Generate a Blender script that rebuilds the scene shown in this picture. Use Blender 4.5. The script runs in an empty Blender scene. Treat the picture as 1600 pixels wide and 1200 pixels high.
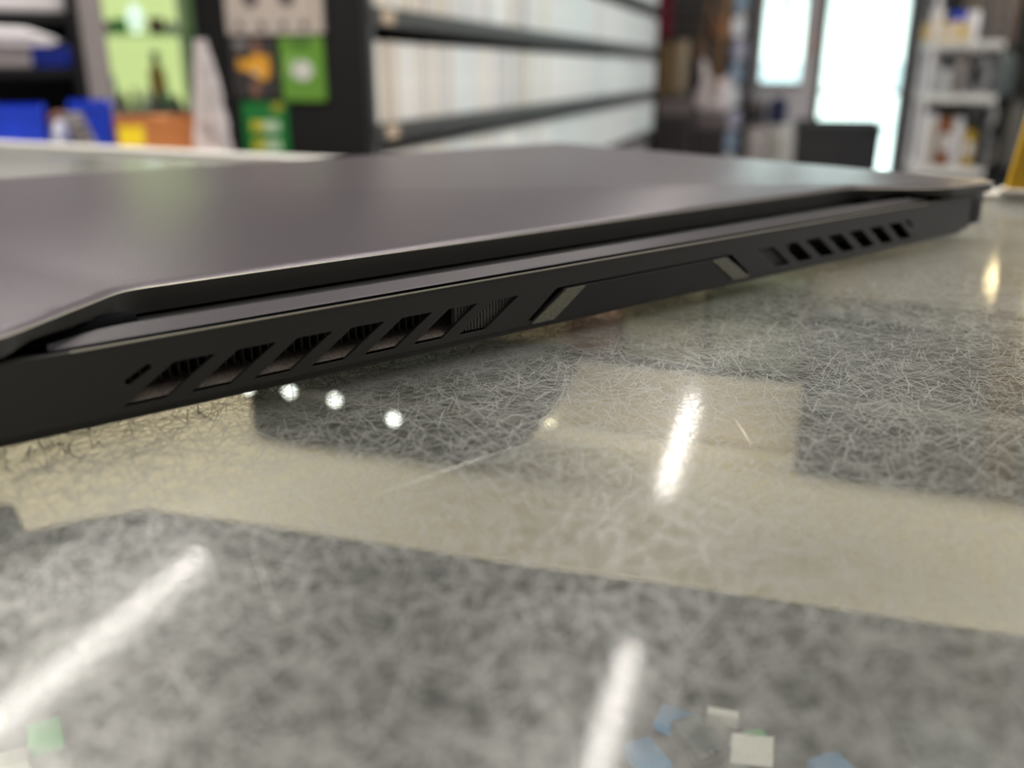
import bpy, bmesh, math, random
from mathutils import Vector, Matrix
random.seed(7)
PI = math.pi
C = bpy.context.scene.collection
SC = bpy.context.scene

# ------------------------------------------------------------------ camera, world, light, exposure
COUNTER = 1.0                                   # top of the glass
CAMZ = COUNTER + 0.0656
FPX, HOR, AZ = 1411.07, 110.35, math.radians(16.9)
PITCH = math.atan((600 - HOR) / FPX)
cam = bpy.data.cameras.new('camera')
cam.sensor_width = 36.0
cam.lens = 36.0 * FPX / 1600
cam.clip_start = 0.005
cam.dof.use_dof = True
cam.dof.focus_distance = 0.205
cam.dof.aperture_fstop = 8.2
co = bpy.data.objects.new('camera', cam)
C.objects.link(co)
co.location = (0, 0, CAMZ)
co.rotation_euler = (PI / 2 - PITCH, 0, 0)
SC.camera = co

SC.view_settings.view_transform = 'Standard'
SC.view_settings.look = 'None'
SC.view_settings.gamma = 1.0
SC.view_settings.use_curve_mapping = False
SC.view_settings.exposure = 0.0
SC.cycles.use_denoising = True
SC.cycles.max_bounces = 8
SC.cycles.transparent_max_bounces = 12
SC.cycles.caustics_reflective = False
SC.cycles.caustics_refractive = False
SC.cycles.sample_clamp_indirect = 6.0

w = bpy.data.worlds.new('daylight')
SC.world = w
w.use_nodes = True
bg = w.node_tree.nodes['Background']
bg.inputs[0].default_value = (0.86, 0.97, 1.0, 1)
bg.inputs[1].default_value = 5.6


def room(s, r, z=0.0):                           # shop axes: s to the right, r into the shop
    return Vector((s * math.cos(AZ) + r * math.sin(AZ), -s * math.sin(AZ) + r * math.cos(AZ), z))


def area(name, s, r, z, sx, sy, power, col, up=False):
    l = bpy.data.lights.new(name, 'AREA')
    l.shape = 'RECTANGLE'
    l.size, l.size_y, l.energy, l.color = sx, sy, power, col
    o = bpy.data.objects.new(name, l)
    C.objects.link(o)
    o.location = room(s, r, z)
    o.rotation_euler = (PI if up else 0, 0, -AZ)
    return o


WARM = (1.0, 0.95, 0.88)
area('ceiling_fill', -0.5, 0.6, 2.70, 5.0, 0.5, 75, WARM)  # unseen fill light added overhead to raise the room level
area('aisle_fill', 3.0, 4.2, 2.70, 0.8, 4.0, 230, (0.95, 0.98, 1.0))  # added fill from the aisle side, brightens the game case fronts
area('left_fill', -2.0, 0.9, 2.70, 1.6, 0.5, 30, WARM)  # second added fill, over the left side
cl = area('case_fill', 0, 0, 0, 1.8, 0.02, 2.5, (1.0, 0.94, 0.80))   # unseen fill added under the front rim to brighten the liner
cl.location = (-0.02, -0.055, COUNTER - .022)
cl.rotation_euler = (math.radians(62), 0, math.atan2(-0.442, 0.897))

# ------------------------------------------------------------------ materials
MATS = {}


def mat(name, col, rough=0.5, metal=0.0, var=0.12, scale=40.0, bump=0.0, bscale=900.0, emit=None, es=0.0, spec=0.5):
    if name in MATS:
        return MATS[name]
    m = bpy.data.materials.new(name)
    m.use_nodes = True
    nt = m.node_tree
    b = nt.nodes['Principled BSDF']
    b.inputs['Roughness'].default_value = rough
    b.inputs['Metallic'].default_value = metal
    b.inputs['Specular IOR Level'].default_value = spec
    tc = nt.nodes.new('ShaderNodeTexCoord')
    nz = nt.nodes.new('ShaderNodeTexNoise')
    nz.inputs['Scale'].default_value = scale
    nz.inputs['Detail'].default_value = 3
    nt.links.new(tc.outputs['Object'], nz.inputs['Vector'])
    mx = nt.nodes.new('ShaderNodeMix')
    mx.data_type = 'RGBA'
    mx.inputs[6].default_value = (*[c * (1 - var) for c in col], 1)
    mx.inputs[7].default_value = (*[min(1, c * (1 + var)) for c in col], 1)
    nt.links.new(nz.outputs['Fac'], mx.inputs[0])
    nt.links.new(mx.outputs[2], b.inputs['Base Color'])
    if emit:
        b.inputs['Emission Color'].default_value = (*emit, 1)
        b.inputs['Emission Strength'].default_value = es
    if bump:
        n2 = nt.nodes.new('ShaderNodeTexNoise')
        n2.inputs['Scale'].default_value = bscale
        n2.inputs['Detail'].default_value = 2
        nt.links.new(tc.outputs['Object'], n2.inputs['Vector'])
        bp = nt.nodes.new('ShaderNodeBump')
        bp.inputs['Strength'].default_value = bump
        bp.inputs['Distance'].default_value = 0.0002
        nt.links.new(n2.outputs['Fac'], bp.inputs['Height'])
        nt.links.new(bp.outputs['Normal'], b.inputs['Normal'])
    MATS[name] = m
    return m


def schlick(nt, f0):
    # reflectance that rises towards grazing view, the same from both sides of the pane
    lw = nt.nodes.new('ShaderNodeLayerWeight')
    lw.inputs['Blend'].default_value = 0.5
    pw = nt.nodes.new('ShaderNodeMath')
    pw.operation = 'POWER'
    nt.links.new(lw.outputs['Facing'], pw.inputs[0])
    pw.inputs[1].default_value = 5.0
    ma = nt.nodes.new('ShaderNodeMath')
    ma.operation = 'MULTIPLY_ADD'
    nt.links.new(pw.outputs[0], ma.inputs[0])
    ma.inputs[1].default_value = 1 - f0
    ma.inputs[2].default_value = f0
    return ma.outputs[0]


def glass_clear(name, tint=(0.85, 0.95, 0.92), ior=1.45, rough=0.02):
    if name in MATS:
        return MATS[name]
    m = bpy.data.materials.new(name)
    m.use_nodes = True
    nt = m.node_tree
    nt.nodes.remove(nt.nodes['Principled BSDF'])
    out = nt.nodes['Material Output']
    tr = nt.nodes.new('ShaderNodeBsdfTransparent')
    tr.inputs[0].default_value = (*tint, 1)
    gl = nt.nodes.new('ShaderNodeBsdfGlossy')
    gl.inputs['Roughness'].default_value = rough
    mx = nt.nodes.new('ShaderNodeMixShader')
    nt.links.new(schlick(nt, ((ior - 1) / (ior + 1)) ** 2), mx.inputs[0])
    nt.links.new(tr.outputs[0], mx.inputs[1])
    nt.links.new(gl.outputs[0], mx.inputs[2])
    nt.links.new(mx.outputs[0], out.inputs[0])
    MATS[name] = m
    return m


def scratched_glass():
    m = bpy.data.materials.new('scratched_glass')
    m.use_nodes = True
    nt = m.node_tree
    N, L = nt.nodes.new, nt.links.new
    nt.nodes.remove(nt.nodes['Principled BSDF'])
    out = nt.nodes['Material Output']
    tc = N('ShaderNodeTexCoord')

    def math_(op, a, b=None, clamp=False):
        n = N('ShaderNodeMath')
        n.operation = op
        n.use_clamp = clamp
        for i, v in enumerate((a, b)):
            if v is None:
                continue
            if isinstance(v, (int, float)):
                n.inputs[i].default_value = v
            else:
                L(v, n.inputs[i])
        return n.outputs[0]

    # gentle bend of the scratch lines
    nz = N('ShaderNodeTexNoise')
    nz.inputs['Scale'].default_value = 70
    nz.inputs['Detail'].default_value = 1
    L(tc.outputs['Object'], nz.inputs['Vector'])
    vs = N('ShaderNodeVectorMath')
    vs.operation = 'SUBTRACT'
    L(nz.outputs['Color'], vs.inputs[0])
    vs.inputs[1].default_value = (0.5, 0.5, 0.5)
    sc = N('ShaderNodeVectorMath')
    sc.operation = 'SCALE'
    L(vs.outputs[0], sc.inputs[0])
    sc.inputs['Scale'].default_value = 0.0014
    ad = N('ShaderNodeVectorMath')
    ad.operation = 'ADD'
    L(tc.outputs['Object'], ad.inputs[0])
    L(sc.outputs[0], ad.inputs[1])
    base = ad.outputs[0]
    total = None
    #          cell m, line spacing m, half width m
    cells = [0.0095, 0.0072, 0.0115, 0.0060, 0.0140, 0.0084, 0.0103, 0.0055, 0.0190, 0.0078, 0.0125, 0.0050, 0.0066]
    for i, cell in enumerate(cells):
        of = N('ShaderNodeVectorMath')
        of.operation = 'ADD'
        L(base, of.inputs[0])
        oc = N('ShaderNodeCombineXYZ')
        oc.inputs[0].default_value = 1.37 * i + 3.1
        oc.inputs[1].default_value = 0.73 * i + 5.7
        if total is not None:
            L(total, oc.inputs[2])               # keeps the layers in sequence
        L(oc.outputs[0], of.inputs[1])
        vo = N('ShaderNodeTexVoronoi')
        vo.voronoi_dimensions = '2D'
        vo.inputs['Scale'].default_value = 1 / cell
        L(of.outputs[0], vo.inputs['Vector'])
        rel = N('ShaderNodeVectorMath')
        rel.operation = 'SUBTRACT'
        L(of.outputs[0], rel.inputs[0])
        L(vo.outputs['Position'], rel.inputs[1])
        sp = N('ShaderNodeSeparateColor')
        L(vo.outputs['Color'], sp.inputs[0])
        for j in range(3):
            ang = math_('MULTIPLY', sp.outputs[j], 6.2832 * (1 + 7 * j))
            cx = N('ShaderNodeCombineXYZ')
            L(math_('COSINE', ang), cx.inputs[0])
            L(math_('SINE', ang), cx.inputs[1])
            dt = N('ShaderNodeVectorMath')
            dt.operation = 'DOT_PRODUCT'
            L(rel.outputs[0], dt.inputs[0])
            L(cx.outputs[0], dt.inputs[1])
            offs = math_('MULTIPLY', math_('SUBTRACT', sp.outputs[(j + 1) % 3], 0.5), cell * .7)
            d = math_('ABSOLUTE', math_('ADD', dt.outputs['Value'], offs))
            wd = math_('MULTIPLY', math_('ADD', sp.outputs[(j + 2) % 3], 0.25), 0.00010)
            mr = N('ShaderNodeMapRange')
            mr.interpolation_type = 'SMOOTHSTEP'
            L(d, mr.inputs['Value'])
            L(math_('MULTIPLY', wd, 0.35), mr.inputs['From Min'])
            L(math_('MULTIPLY', wd, 1.6), mr.inputs['From Max'])
            mr.inputs['To Min'].default_value = 1.0
            mr.inputs['To Max'].default_value = 0.0
            v = math_('MULTIPLY', mr.outputs[0], math_('ADD', math_('MULTIPLY', sp.outputs[(j + 1) % 3], 0.6), 0.4))
            total = v if total is None else math_('MAXIMUM', total, v)
    # worn and less worn areas
    n2 = N('ShaderNodeTexNoise')
    n2.inputs['Scale'].default_value = 14
    n2.inputs['Detail'].default_value = 2
    L(tc.outputs['Object'], n2.inputs['Vector'])
    wear = N('ShaderNodeMapRange')
    L(n2.outputs['Fac'], wear.inputs['Value'])
    wear.inputs['From Min'].default_value = 0.35
    wear.inputs['From Max'].default_value = 0.65
    wear.inputs['To Min'].default_value = 0.06
    wear.inputs['To Max'].default_value = 0.28
    fac = math_('ADD', math_('MULTIPLY', total, 0.80), wear.outputs[0], True)

    tr = N('ShaderNodeBsdfTransparent')
    tr.inputs[0].default_value = (0.97, 0.975, 0.95, 1)
    gl = N('ShaderNodeBsdfGlossy')
    gl.inputs['Roughness'].default_value = 0.07
    m1 = N('ShaderNodeMixShader')
    L(schlick(nt, 0.055), m1.inputs[0])
    L(tr.outputs[0], m1.inputs[1])
    L(gl.outputs[0], m1.inputs[2])
    df = N('ShaderNodeBsdfDiffuse')
    df.inputs[0].default_value = (0.235, 0.240, 0.226, 1)
    g2 = N('ShaderNodeBsdfGlossy')
    g2.inputs[0].default_value = (0.75, 0.75, 0.72, 1)
    g2.inputs['Roughness'].default_value = 0.34
    m2 = N('ShaderNodeMixShader')
    m2.inputs[0].default_value = 0.31
    L(df.outputs[0], m2.inputs[1])
    L(g2.outputs[0], m2.inputs[2])
    m3 = N('ShaderNodeMixShader')
    L(fac, m3.inputs[0])
    L(m1.outputs[0], m3.inputs[1])
    L(m2.outputs[0], m3.inputs[2])
    L(m3.outputs[0], out.inputs[0])
    return m


# ------------------------------------------------------------------ helpers
def P(x, y, r):                                  # photograph pixel at shop depth r -> (s, z)
    u, v = x - 800, 600 - y
    d = Vector((u, FPX * math.cos(PITCH) + v * math.sin(PITCH), -FPX * math.sin(PITCH) + v * math.cos(PITCH)))
    s = d.x * math.cos(AZ) - d.y * math.sin(AZ)
    q = d.x * math.sin(AZ) + d.y * math.cos(AZ)
    return s * r / q, CAMZ + d.z * r / q


def PZ(x, y, z):                                 # photograph pixel on the level z -> world x, y
    u, v = x - 800, 600 - y
    d = Vector((u, FPX * math.cos(PITCH) + v * math.sin(PITCH), -FPX * math.sin(PITCH) + v * math.cos(PITCH)))
    t = (z - CAMZ) / d.z
    return d.x * t, d.y * t


class MB:
    def __init__(s):
        s.b = bmesh.new()
        s.mi = 0

    def _mark(s, fs):
        for f in fs:
            f.material_index = s.mi

    def box(s, x0, y0, z0, x1, y1, z1, bev=0.0, M=None):
        n0 = len(s.b.faces)
        t = bmesh.new()
        bmesh.ops.create_cube(t, size=1)
        for v in t.verts:
            v.co = Vector((x0 + (v.co.x + .5) * (x1 - x0), y0 + (v.co.y + .5) * (y1 - y0), z0 + (v.co.z + .5) * (z1 - z0)))
        if bev:
            bmesh.ops.bevel(t, geom=t.edges[:], offset=bev, segments=2, affect='EDGES', profile=0.5)
        return s._join(t, M)

    def _join(s, t, M=None):
        if M is not None:
            bmesh.ops.transform(t, matrix=M, verts=t.verts[:])
        for f in t.faces:
            f.material_index = s.mi
        me = bpy.data.meshes.new('tmp')
        t.to_mesh(me)
        t.free()
        s.b.from_mesh(me)
        bpy.data.meshes.remove(me)
        return s

    def prism(s, pts, z0, z1, M=None, bev=0.0):
        t = bmesh.new()
        lo = [t.verts.new((p[0], p[1], z0)) for p in pts]
        hi = [t.verts.new((p[0], p[1], z1)) for p in pts]
        n = len(pts)
        t.faces.new(lo[::-1])
        t.faces.new(hi)
        for i in range(n):
            t.faces.new((lo[i], lo[(i + 1) % n], hi[(i + 1) % n], hi[i]))
        bmesh.ops.recalc_face_normals(t, faces=t.faces[:])
        if bev:
            es = [e for e in t.edges if abs(e.verts[0].co.z - e.verts[1].co.z) < 1e-9]
            bmesh.ops.bevel(t, geom=es, offset=bev, segments=2, affect='EDGES', profile=0.5)
        return s._join(t, M)

    def lathe(s, prof, M=None, n=20):
        t = bmesh.new()
        rings = []
        for (r, z) in prof:
            rings.append([t.verts.new((r * math.cos(2 * PI * k / n), r * math.sin(2 * PI * k / n), z)) for k in range(n)])
        for a, b_ in zip(rings, rings[1:]):
            for k in range(n):
                t.faces.new((a[k], a[(k + 1) % n], b_[(k + 1) % n], b_[k]))
        t.faces.new(rings[0][::-1])
        t.faces.new(rings[-1])
        return s._join(t, M)

    def tube(s, pts, r, n=8):
        t = bmesh.new()
        pts = [Vector(p) for p in pts]
        rings = []
        for i, p in enumerate(pts):
            d = (pts[min(i + 1, len(pts) - 1)] - pts[max(i - 1, 0)]).normalized()
            u = d.cross(Vector((0, 0, 1)))
            if u.length < 1e-4:
                u = d.cross(Vector((1, 0, 0)))
            u.normalize()
            v = d.cross(u)
            rings.append([t.verts.new(p + r * (math.cos(2 * PI * k / n) * u + math.sin(2 * PI * k / n) * v)) for k in range(n)])
        for a, b_ in zip(rings, rings[1:]):
            for k in range(n):
                t.faces.new((a[k], a[(k + 1) % n], b_[(k + 1) % n], b_[k]))
        t.faces.new(rings[0][::-1])
        t.faces.new(rings[-1])
        return s._join(t)

    def strip(s, rows, closed=False):
        vs = [[s.b.verts.new(p) for p in row] for row in rows]
        n = len(rows[0])
        for a, b_ in zip(vs, vs[1:]):
            for k in range(n if closed else n - 1):
                f = s.b.faces.new((a[k], a[(k + 1) % n], b_[(k + 1) % n], b_[k]))
                f.material_index = s.mi
        return vs

    def build(s, name, m, parent=None, smooth=False, loc=(0, 0, 0), rotz=0.0):
        me = bpy.data.meshes.new(name)
        s.b.normal_update()
        bmesh.ops.recalc_face_normals(s.b, faces=s.b.faces[:])
        s.b.to_mesh(me)
        s.b.free()
        for x in (m if isinstance(m, (list, tuple)) else [m]):
            me.materials.append(x)
        if smooth:
            for p in me.polygons:
                p.use_smooth = True
            try:
                me.set_sharp_from_angle(angle=math.radians(35))
            except Exception:
                pass
        o = bpy.data.objects.new(name, me)
        C.objects.link(o)
        if parent:
            o.parent = parent
        else:
            o.location = loc
            o.rotation_euler = (0, 0, rotz)
        return o


def tag(o, label, cat, group=None):
    o['label'] = label
    o['category'] = cat
    if group:
        o['group'] = group
    return o


def struct(o):
    o['kind'] = 'structure'
    return o


def thing(name, label, cat, loc, rotz=None, group=None):
    rotz = -AZ if rotz is None else rotz
    o = bpy.data.objects.new(name, None)
    o.empty_display_size = 0.05
    C.objects.link(o)
    o.location = loc
    o.rotation_euler = (0, 0, rotz)
    return tag(o, label, cat, group)


def dup(o, parent=None):
    c = o.copy()
    C.objects.link(c)
    if parent:
        c.parent = parent
    return c


def rounded(pts, r, n=4):
    out = []
    k = len(pts)
    for i in range(k):
        a, b_, c = Vector(pts[i - 1]), Vector(pts[i]), Vector(pts[(i + 1) % k])
        rr = r[i] if isinstance(r, (list, tuple)) else r
        da, dc = (a - b_), (c - b_)
        rr = min(rr, da.length * .45, dc.length * .45)
        p0, p1 = b_ + da.normalized() * rr, b_ + dc.normalized() * rr
        if rr <= 1e-9:
            out.append(tuple(b_))
            continue
        for j in range(n + 1):
            t = j / n
            q = p0 * (1 - t) ** 2 + b_ * 2 * t * (1 - t) + p1 * t * t
            out.append(tuple(q))
    return out


def plate(name, outline, holes, depth, m, parent=None, bevel=0.0, M=None):
    """flat plate in local x,y with holes, depth along z, turned into a mesh"""
    cu = bpy.data.curves.new(name, 'CURVE')
    cu.dimensions = '2D'
    cu.fill_mode = 'BOTH'
    cu.extrude = depth / 2 - bevel
    cu.bevel_depth = bevel
    cu.bevel_resolution = 1
    for poly in [outline] + list(holes):
        sp = cu.splines.new('POLY')
        sp.points.add(len(poly) - 1)
        for q, p in zip(sp.points, poly):
            q.co = (p[0], p[1], 0, 1)
        sp.use_cyclic_u = True
    t = bpy.data.objects.new('tmp', cu)
    C.objects.link(t)
    me = bpy.data.meshes.new_from_object(t.evaluated_get(bpy.context.evaluated_depsgraph_get()))
    bpy.data.objects.remove(t)
    bpy.data.curves.remove(cu)
    if M is not None:
        me.transform(M)
    me.name = name
    for pg in me.polygons:
        pg.use_smooth = False
    me.materials.clear()
    me.materials.append(m)
    o = bpy.data.objects.new(name, me)
    C.objects.link(o)
    if parent:
        o.parent = parent
    return o


# ------------------------------------------------------------------ the room
M_floor = mat('grey_floor', (0.30, 0.29, 0.27), 0.5, scale=3)
M_wall = mat('pale_wall', (0.55, 0.50, 0.50), 0.8, scale=2)
M_ceil_dark = mat('grey_ceiling', (0.30, 0.30, 0.29), 0.9, scale=4)
M_frame = mat('black_frame', (0.03, 0.028, 0.027), 0.5)
CEIL = COUNTER + 1.75
S0, S1, R0, R1 = -4.6, 4.6, -2.2, 7.6
RW = 7.6


def rbox(name, s0, r0, z0, s1, r1, z1, m, bev=0.0):
    mb = MB().box(s0, r0, z0, s1, r1, z1, bev)
    return mb.build(name, m, rotz=-AZ)


struct(rbox('floor', S0, R0, -0.1, S1, R1, 0, M_floor))
struct(rbox('ceiling', S0, R0, CEIL, S1, R1, CEIL + .1, M_ceil_dark))
struct(rbox('wall_left', S0 - .1, R0, 0, S0, R1, CEIL, M_wall))
struct(rbox('wall_right', S1, R0, 0, S1 + .1, R1, CEIL, M_wall))
struct(rbox('wall_back', S0, R0 - .1, 0, S1, R0, CEIL, M_wall))
# street-side wall with its window and glass door
sA, _ = P(1193, 60, RW)
sB, zB = P(1249, 128, RW)
sC, _ = P(1287, 100, RW)
sD, _ = P(1416, 60, RW)
hole1 = [(sA, zB), (sB, zB), (sB, 2.35), (sA, 2.35)]
hole2 = [(sC, 0.04), (sD, 0.04), (sD, 2.35), (sC, 2.35)]
MW = Matrix(((1, 0, 0, 0), (0, 0, 1, RW + .06), (0, 1, 0, 0), (0, 0, 0, 1)))
wf = plate('wall_front', [(S0, 0), (S1, 0), (S1, CEIL), (S0, CEIL)], [hole1, hole2], 0.12, M_wall, M=MW)
wf.rotation_euler = (0, 0, -AZ)
struct(wf)
M_pane = glass_clear('window_glass', (0.94, 1.0, 0.98))


def framed(name, s0, s1, z0, z1, bars, left, right, M_frame=M_frame):
    o = thing(name, '', '', (0, 0, 0))
    del o['label'], o['category']
    o['kind'] = 'structure'
    f = MB()
    f.box(s0 - left, RW - .03, z0, s0, RW + .1, z1)
    f.box(s1, RW - .03, z0, s1 + right, RW + .1, z1)
    f.box(s0 - left, RW - .03, z0 - .04, s1 + right, RW + .1, z0)
    f.box(s0 - left, RW - .03, z1, s1 + right, RW + .1, z1 + .05)
    f.build('frame', M_frame, o)
    g = MB().box(s0, RW + .04, z0, s1, RW + .046, z1)
    g.build('pane', M_pane, o)
    for s, za, zb in bars:
        MB().box(s - .025, RW + .01, za, s + .025, RW + .08, zb, 0.004).build('mullion', M_frame, o)
    return o


framed('window_1', sA, sB, zB, 2.35, [((sA + sB) / 2, 1.45, 2.35)], 0.05, 0.02, mat('mauve_frame', (.34, .31, .31), .5))
d1 = framed('door_1', sC, sD, 0.04, 2.35, [(sC * .55 + sD * .45, 1.55, 2.35)], 0.03, 0.16)
MB().box(sC, RW + .01, 0.9, sD, RW + .03, 0.93, .004).build('push_bar', mat('steel', (0.5, 0.5, 0.52), .3, 1), d1)
# street outside
M_street = mat('pale_street', (0.72, 0.74, 0.72), 0.9, scale=.6)  # plain pale paving colour
struct(rbox('pavement', -6, RW + .2, -.12, 14, 26, -0.02, M_street))

bs_ = room(3.2, 20.5, -.02)
bld = thing('street_building', 'pale building with a grey window band across the street, seen through the glass door', 'building', bs_)
MB().box(-8, 0, 0, 8, 3, 4.2).build('facade', mat('pale_facade', (.80, .80, .76), .9, scale=1), bld)
for k in range(9):
    MB().box(-7.6 + k * 1.7, -.05, .75, -6.2 + k * 1.7, 0, 1.25, .01).build('window', mat('facade_window', (.42, .46, .48), .5), bld)
MB().box(-8, -.9, 2.6, 8, 0, 2.75, .02).build('awning', mat('grey_awning', (.45, .50, .50), .8), bld)
# strip lights in the ceiling: housing and lit tube
M_tube = mat('lit_tube', (0.9, 0.9, 0.9), .4, emit=(1.0, 0.95, 0.90), es=22)
M_house = mat('white_steel', (0.75, 0.75, 0.73), .4)


def strip_light(s, r0, r1, lab):
    o = thing('strip_light', lab, 'ceiling light', room(s, (r0 + r1) / 2, CEIL - .11))
    h = (r1 - r0) / 2
    MB().box(-.07, -h - .03, .035, .07, h + .03, .085, .006).build('housing', M_house, o)
    MB().tube([(0, -h, 0), (0, -h * .3, 0), (0, h * .3, 0), (0, h, 0)], .033, 12).build('lamp_tube', M_tube, o, True)


strip_light(-1.97, 1.25, 2.50, 'strip light reflected as the long left glare on the glass')
strip_light(-0.34, 1.15, 2.38, 'strip light reflected as the short glare at the bottom centre')
strip_light(-0.40, 3.58, 4.70, 'strip light reflected as the glare in the middle of the glass')
# ------------------------------------------------------------------ glass counter
t_ = Vector((0.897, -0.442, 0))
CROT = math.atan2(t_.y, t_.x)
counter = thing('display_counter', 'scratched glass topped display counter under the laptop', 'counter', (0, 0, 0), CROT)
NB = 0.556
M_rim = mat('pale_rim', (0.72, 0.70, 0.66), .35)
M_deck = mat('case_carpet', (0.055, 0.058, 0.06), .95, var=.4, scale=60)
M_case = mat('case_panel', (0.12, 0.12, 0.12), .7)
mat_clear = bpy.data.materials.new('clean_glass')
mat_clear.use_nodes = True
nt = mat_clear.node_tree
nt.nodes.remove(nt.nodes['Principled BSDF'])
tb = nt.nodes.new('ShaderNodeBsdfTransparent')
tb.inputs[0].default_value = (.96, .97, .93, 1)
nt.links.new(tb.outputs[0], nt.nodes['Material Output'].inputs[0])
gt = MB().box(-1.5, -.12, COUNTER - .008, 1.2, NB, COUNTER, .0008).build('glass_top', [scratched_glass(), mat_clear], counter)
for p_ in gt.data.polygons:                      # only the upper face is worn
    p_.material_index = 0 if p_.normal.z > .5 else 1
MB().box(-1.5, NB - .003, COUNTER - .03, 1.2, NB + .018, COUNTER + .004, .002).build('back_rim', M_rim, counter)
MB().box(-1.5, -.15, COUNTER - .03, 1.2, -.12, COUNTER + .002, .002).build('front_rim', M_rim, counter)
MB().box(-1.5, NB - .01, 0.05, 1.2, NB + .012, COUNTER - .03).build('back_panel', mat('case_back', (.72, .66, .56), .6, var=.05), counter)
MB().box(-1.5, -.15, 0.05, 1.2, -.13, COUNTER - .03).build('front_panel', M_case, counter)
MB().box(-1.52, -.15, 0.0, -1.5, NB + .012, COUNTER).build('end_panel', M_case, counter)
MB().box(1.2, -.15, 0.0, 1.22, NB + .012, COUNTER).build('end_panel', M_case, counter)
DECK = COUNTER - 0.15
MB().box(-1.5, -.13, DECK - .02, 1.2, NB - .01, DECK).build('display_deck', M_deck, counter)

# ------------------------------------------------------------------ laptop
ex = Vector((0.7760, 0.6307, 0))                 # along the rear edge, to the right
LROT = math.atan2(ex.y, ex.x)
A0 = Vector((0.19409, 0.36660, 0))
back = Vector((ex.y, -ex.x, 0))                  # out of the rear
org = A0 - ex * 0.197 - back * 0.130
laptop = thing('laptop', 'closed dark grey gaming laptop lying rear side forward on the scratched glass', 'laptop', (org.x, org.y, COUNTER), LROT)
ZL = 0.0245


def lp(a, b_, z):                                # laptop millimetres: a leftwards, b rearwards, z from lid top
    return Vector(((197 - a) / 1000, (-b_ - 130) / 1000, ZL + z / 1000))


def lap_metal(name, col, rough, metal, bump, bscale):
    m = mat(name, col, rough, metal, var=.10, scale=1500, bump=bump, bscale=bscale)
    return m


M_lid = lap_metal('lid_metal', (0.150, 0.132, 0.148), .32, .65, .22, 2600)
M_lidface = mat('lid_edge', (0.032, 0.031, 0.027), .45, .2, bump=.06, bscale=3000)
M_dark = mat('laptop_plastic', (0.0135, 0.013, 0.0115), .48, 0, var=.25, scale=900, bump=.25, bscale=2600, spec=.4)
M_smooth = mat('laptop_smooth_plastic', (0.009, 0.009, 0.009), .42, 0, spec=.35)
M_black_shade = mat('laptop_black_shade', (0.004, 0.004, 0.005), .8, spec=.03)  # black hinge plastic, also painted shade for the gaps around it
M_step = mat('laptop_step', (0.012, 0.012, 0.012), .35, spec=.3)  # near-black colour stands in for the dark lid reflected in the step
M_deckp = mat('laptop_deck', (0.050, 0.044, 0.050), .40, .3, bump=.04, bscale=3000)
M_stripe = mat('stripe_texture', (0.13, 0.125, 0.095), .5, .3, var=.7, scale=1400, bump=.8, bscale=1600)
M_fin = mat('fin_metal', (0.035, 0.034, 0.032), .5, .3, spec=.3)
M_dust = mat('dusty_mesh', (0.24, 0.20, 0.17), .9, 0, var=.9, scale=1300, bump=.9, bscale=1500)
M_rubber = mat('rubber', (0.02, 0.02, 0.02), .7)

# lid: outline with the set-back middle of the rear edge
raw = [(-1, .4), (36.6, -2.2), (64.3, -25.6), (330.2, -25.6), (357.4, -2.2), (395, .4), (394, -259), (0, -259)]
ol = rounded(raw, [8, 5, 5, 5, 5, 8, 10, 10], 5)


def densify(pts, step=3.0):
    o = []
    for i in range(len(pts)):
        a, c = Vector(pts[i]), Vector(pts[(i + 1) % len(pts)])
        n = max(1, int((c - a).length / step)) if (c - a).length < 45 else 1
        for j in range(n):
            o.append(tuple(a.lerp(c, j / n)))
    return o


ol = densify(ol)


def inset(pts, d):
    k, o = len(pts), []
    for i in range(k):
        a, b_, c = Vector(pts[i - 1]), Vector(pts[i]), Vector(pts[(i + 1) % k])
        e1, e2 = (b_ - a).normalized(), (c - b_).normalized()
        n1, n2 = Vector((-e1.y, e1.x)), Vector((-e2.y, e2.x))
        n = (n1 + n2)
        n.normalize()
        dd = d / max(.5, n.dot(n1))
        o.append(tuple(b_ + n * dd))
    return o


ar = sum(ol[i - 1][0] * ol[i][1] - ol[i][0] * ol[i - 1][1] for i in range(len(ol)))
sgn = 1 if ar > 0 else -1


def zbot(a, b_):
    if b_ < -30:
        return -6.0
    aa = min(a, 394 - a)                         # both hinges alike
    if aa < 36.6:
        return -4.2
    if aa < 66 and b_ > -25.7:
        t = (aa - 36.6) / 28.0
        ks = [(0, -4.3), (.12, -3.5), (.35, -2.5), (.6, -2.6), (.8, -4.0), (.95, -5.7), (1.0, -6.0), (2, -6)]
        for (t0, z0), (t1, z1) in zip(ks, ks[1:]):
            if t <= t1:
                return z0 + (z1 - z0) * (t - t0) / (t1 - t0)
    return -6.0


def ring(pts, zf):
    return [lp(a, b_, zf(a, b_) if callable(zf) else zf) for a, b_ in pts]


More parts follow.
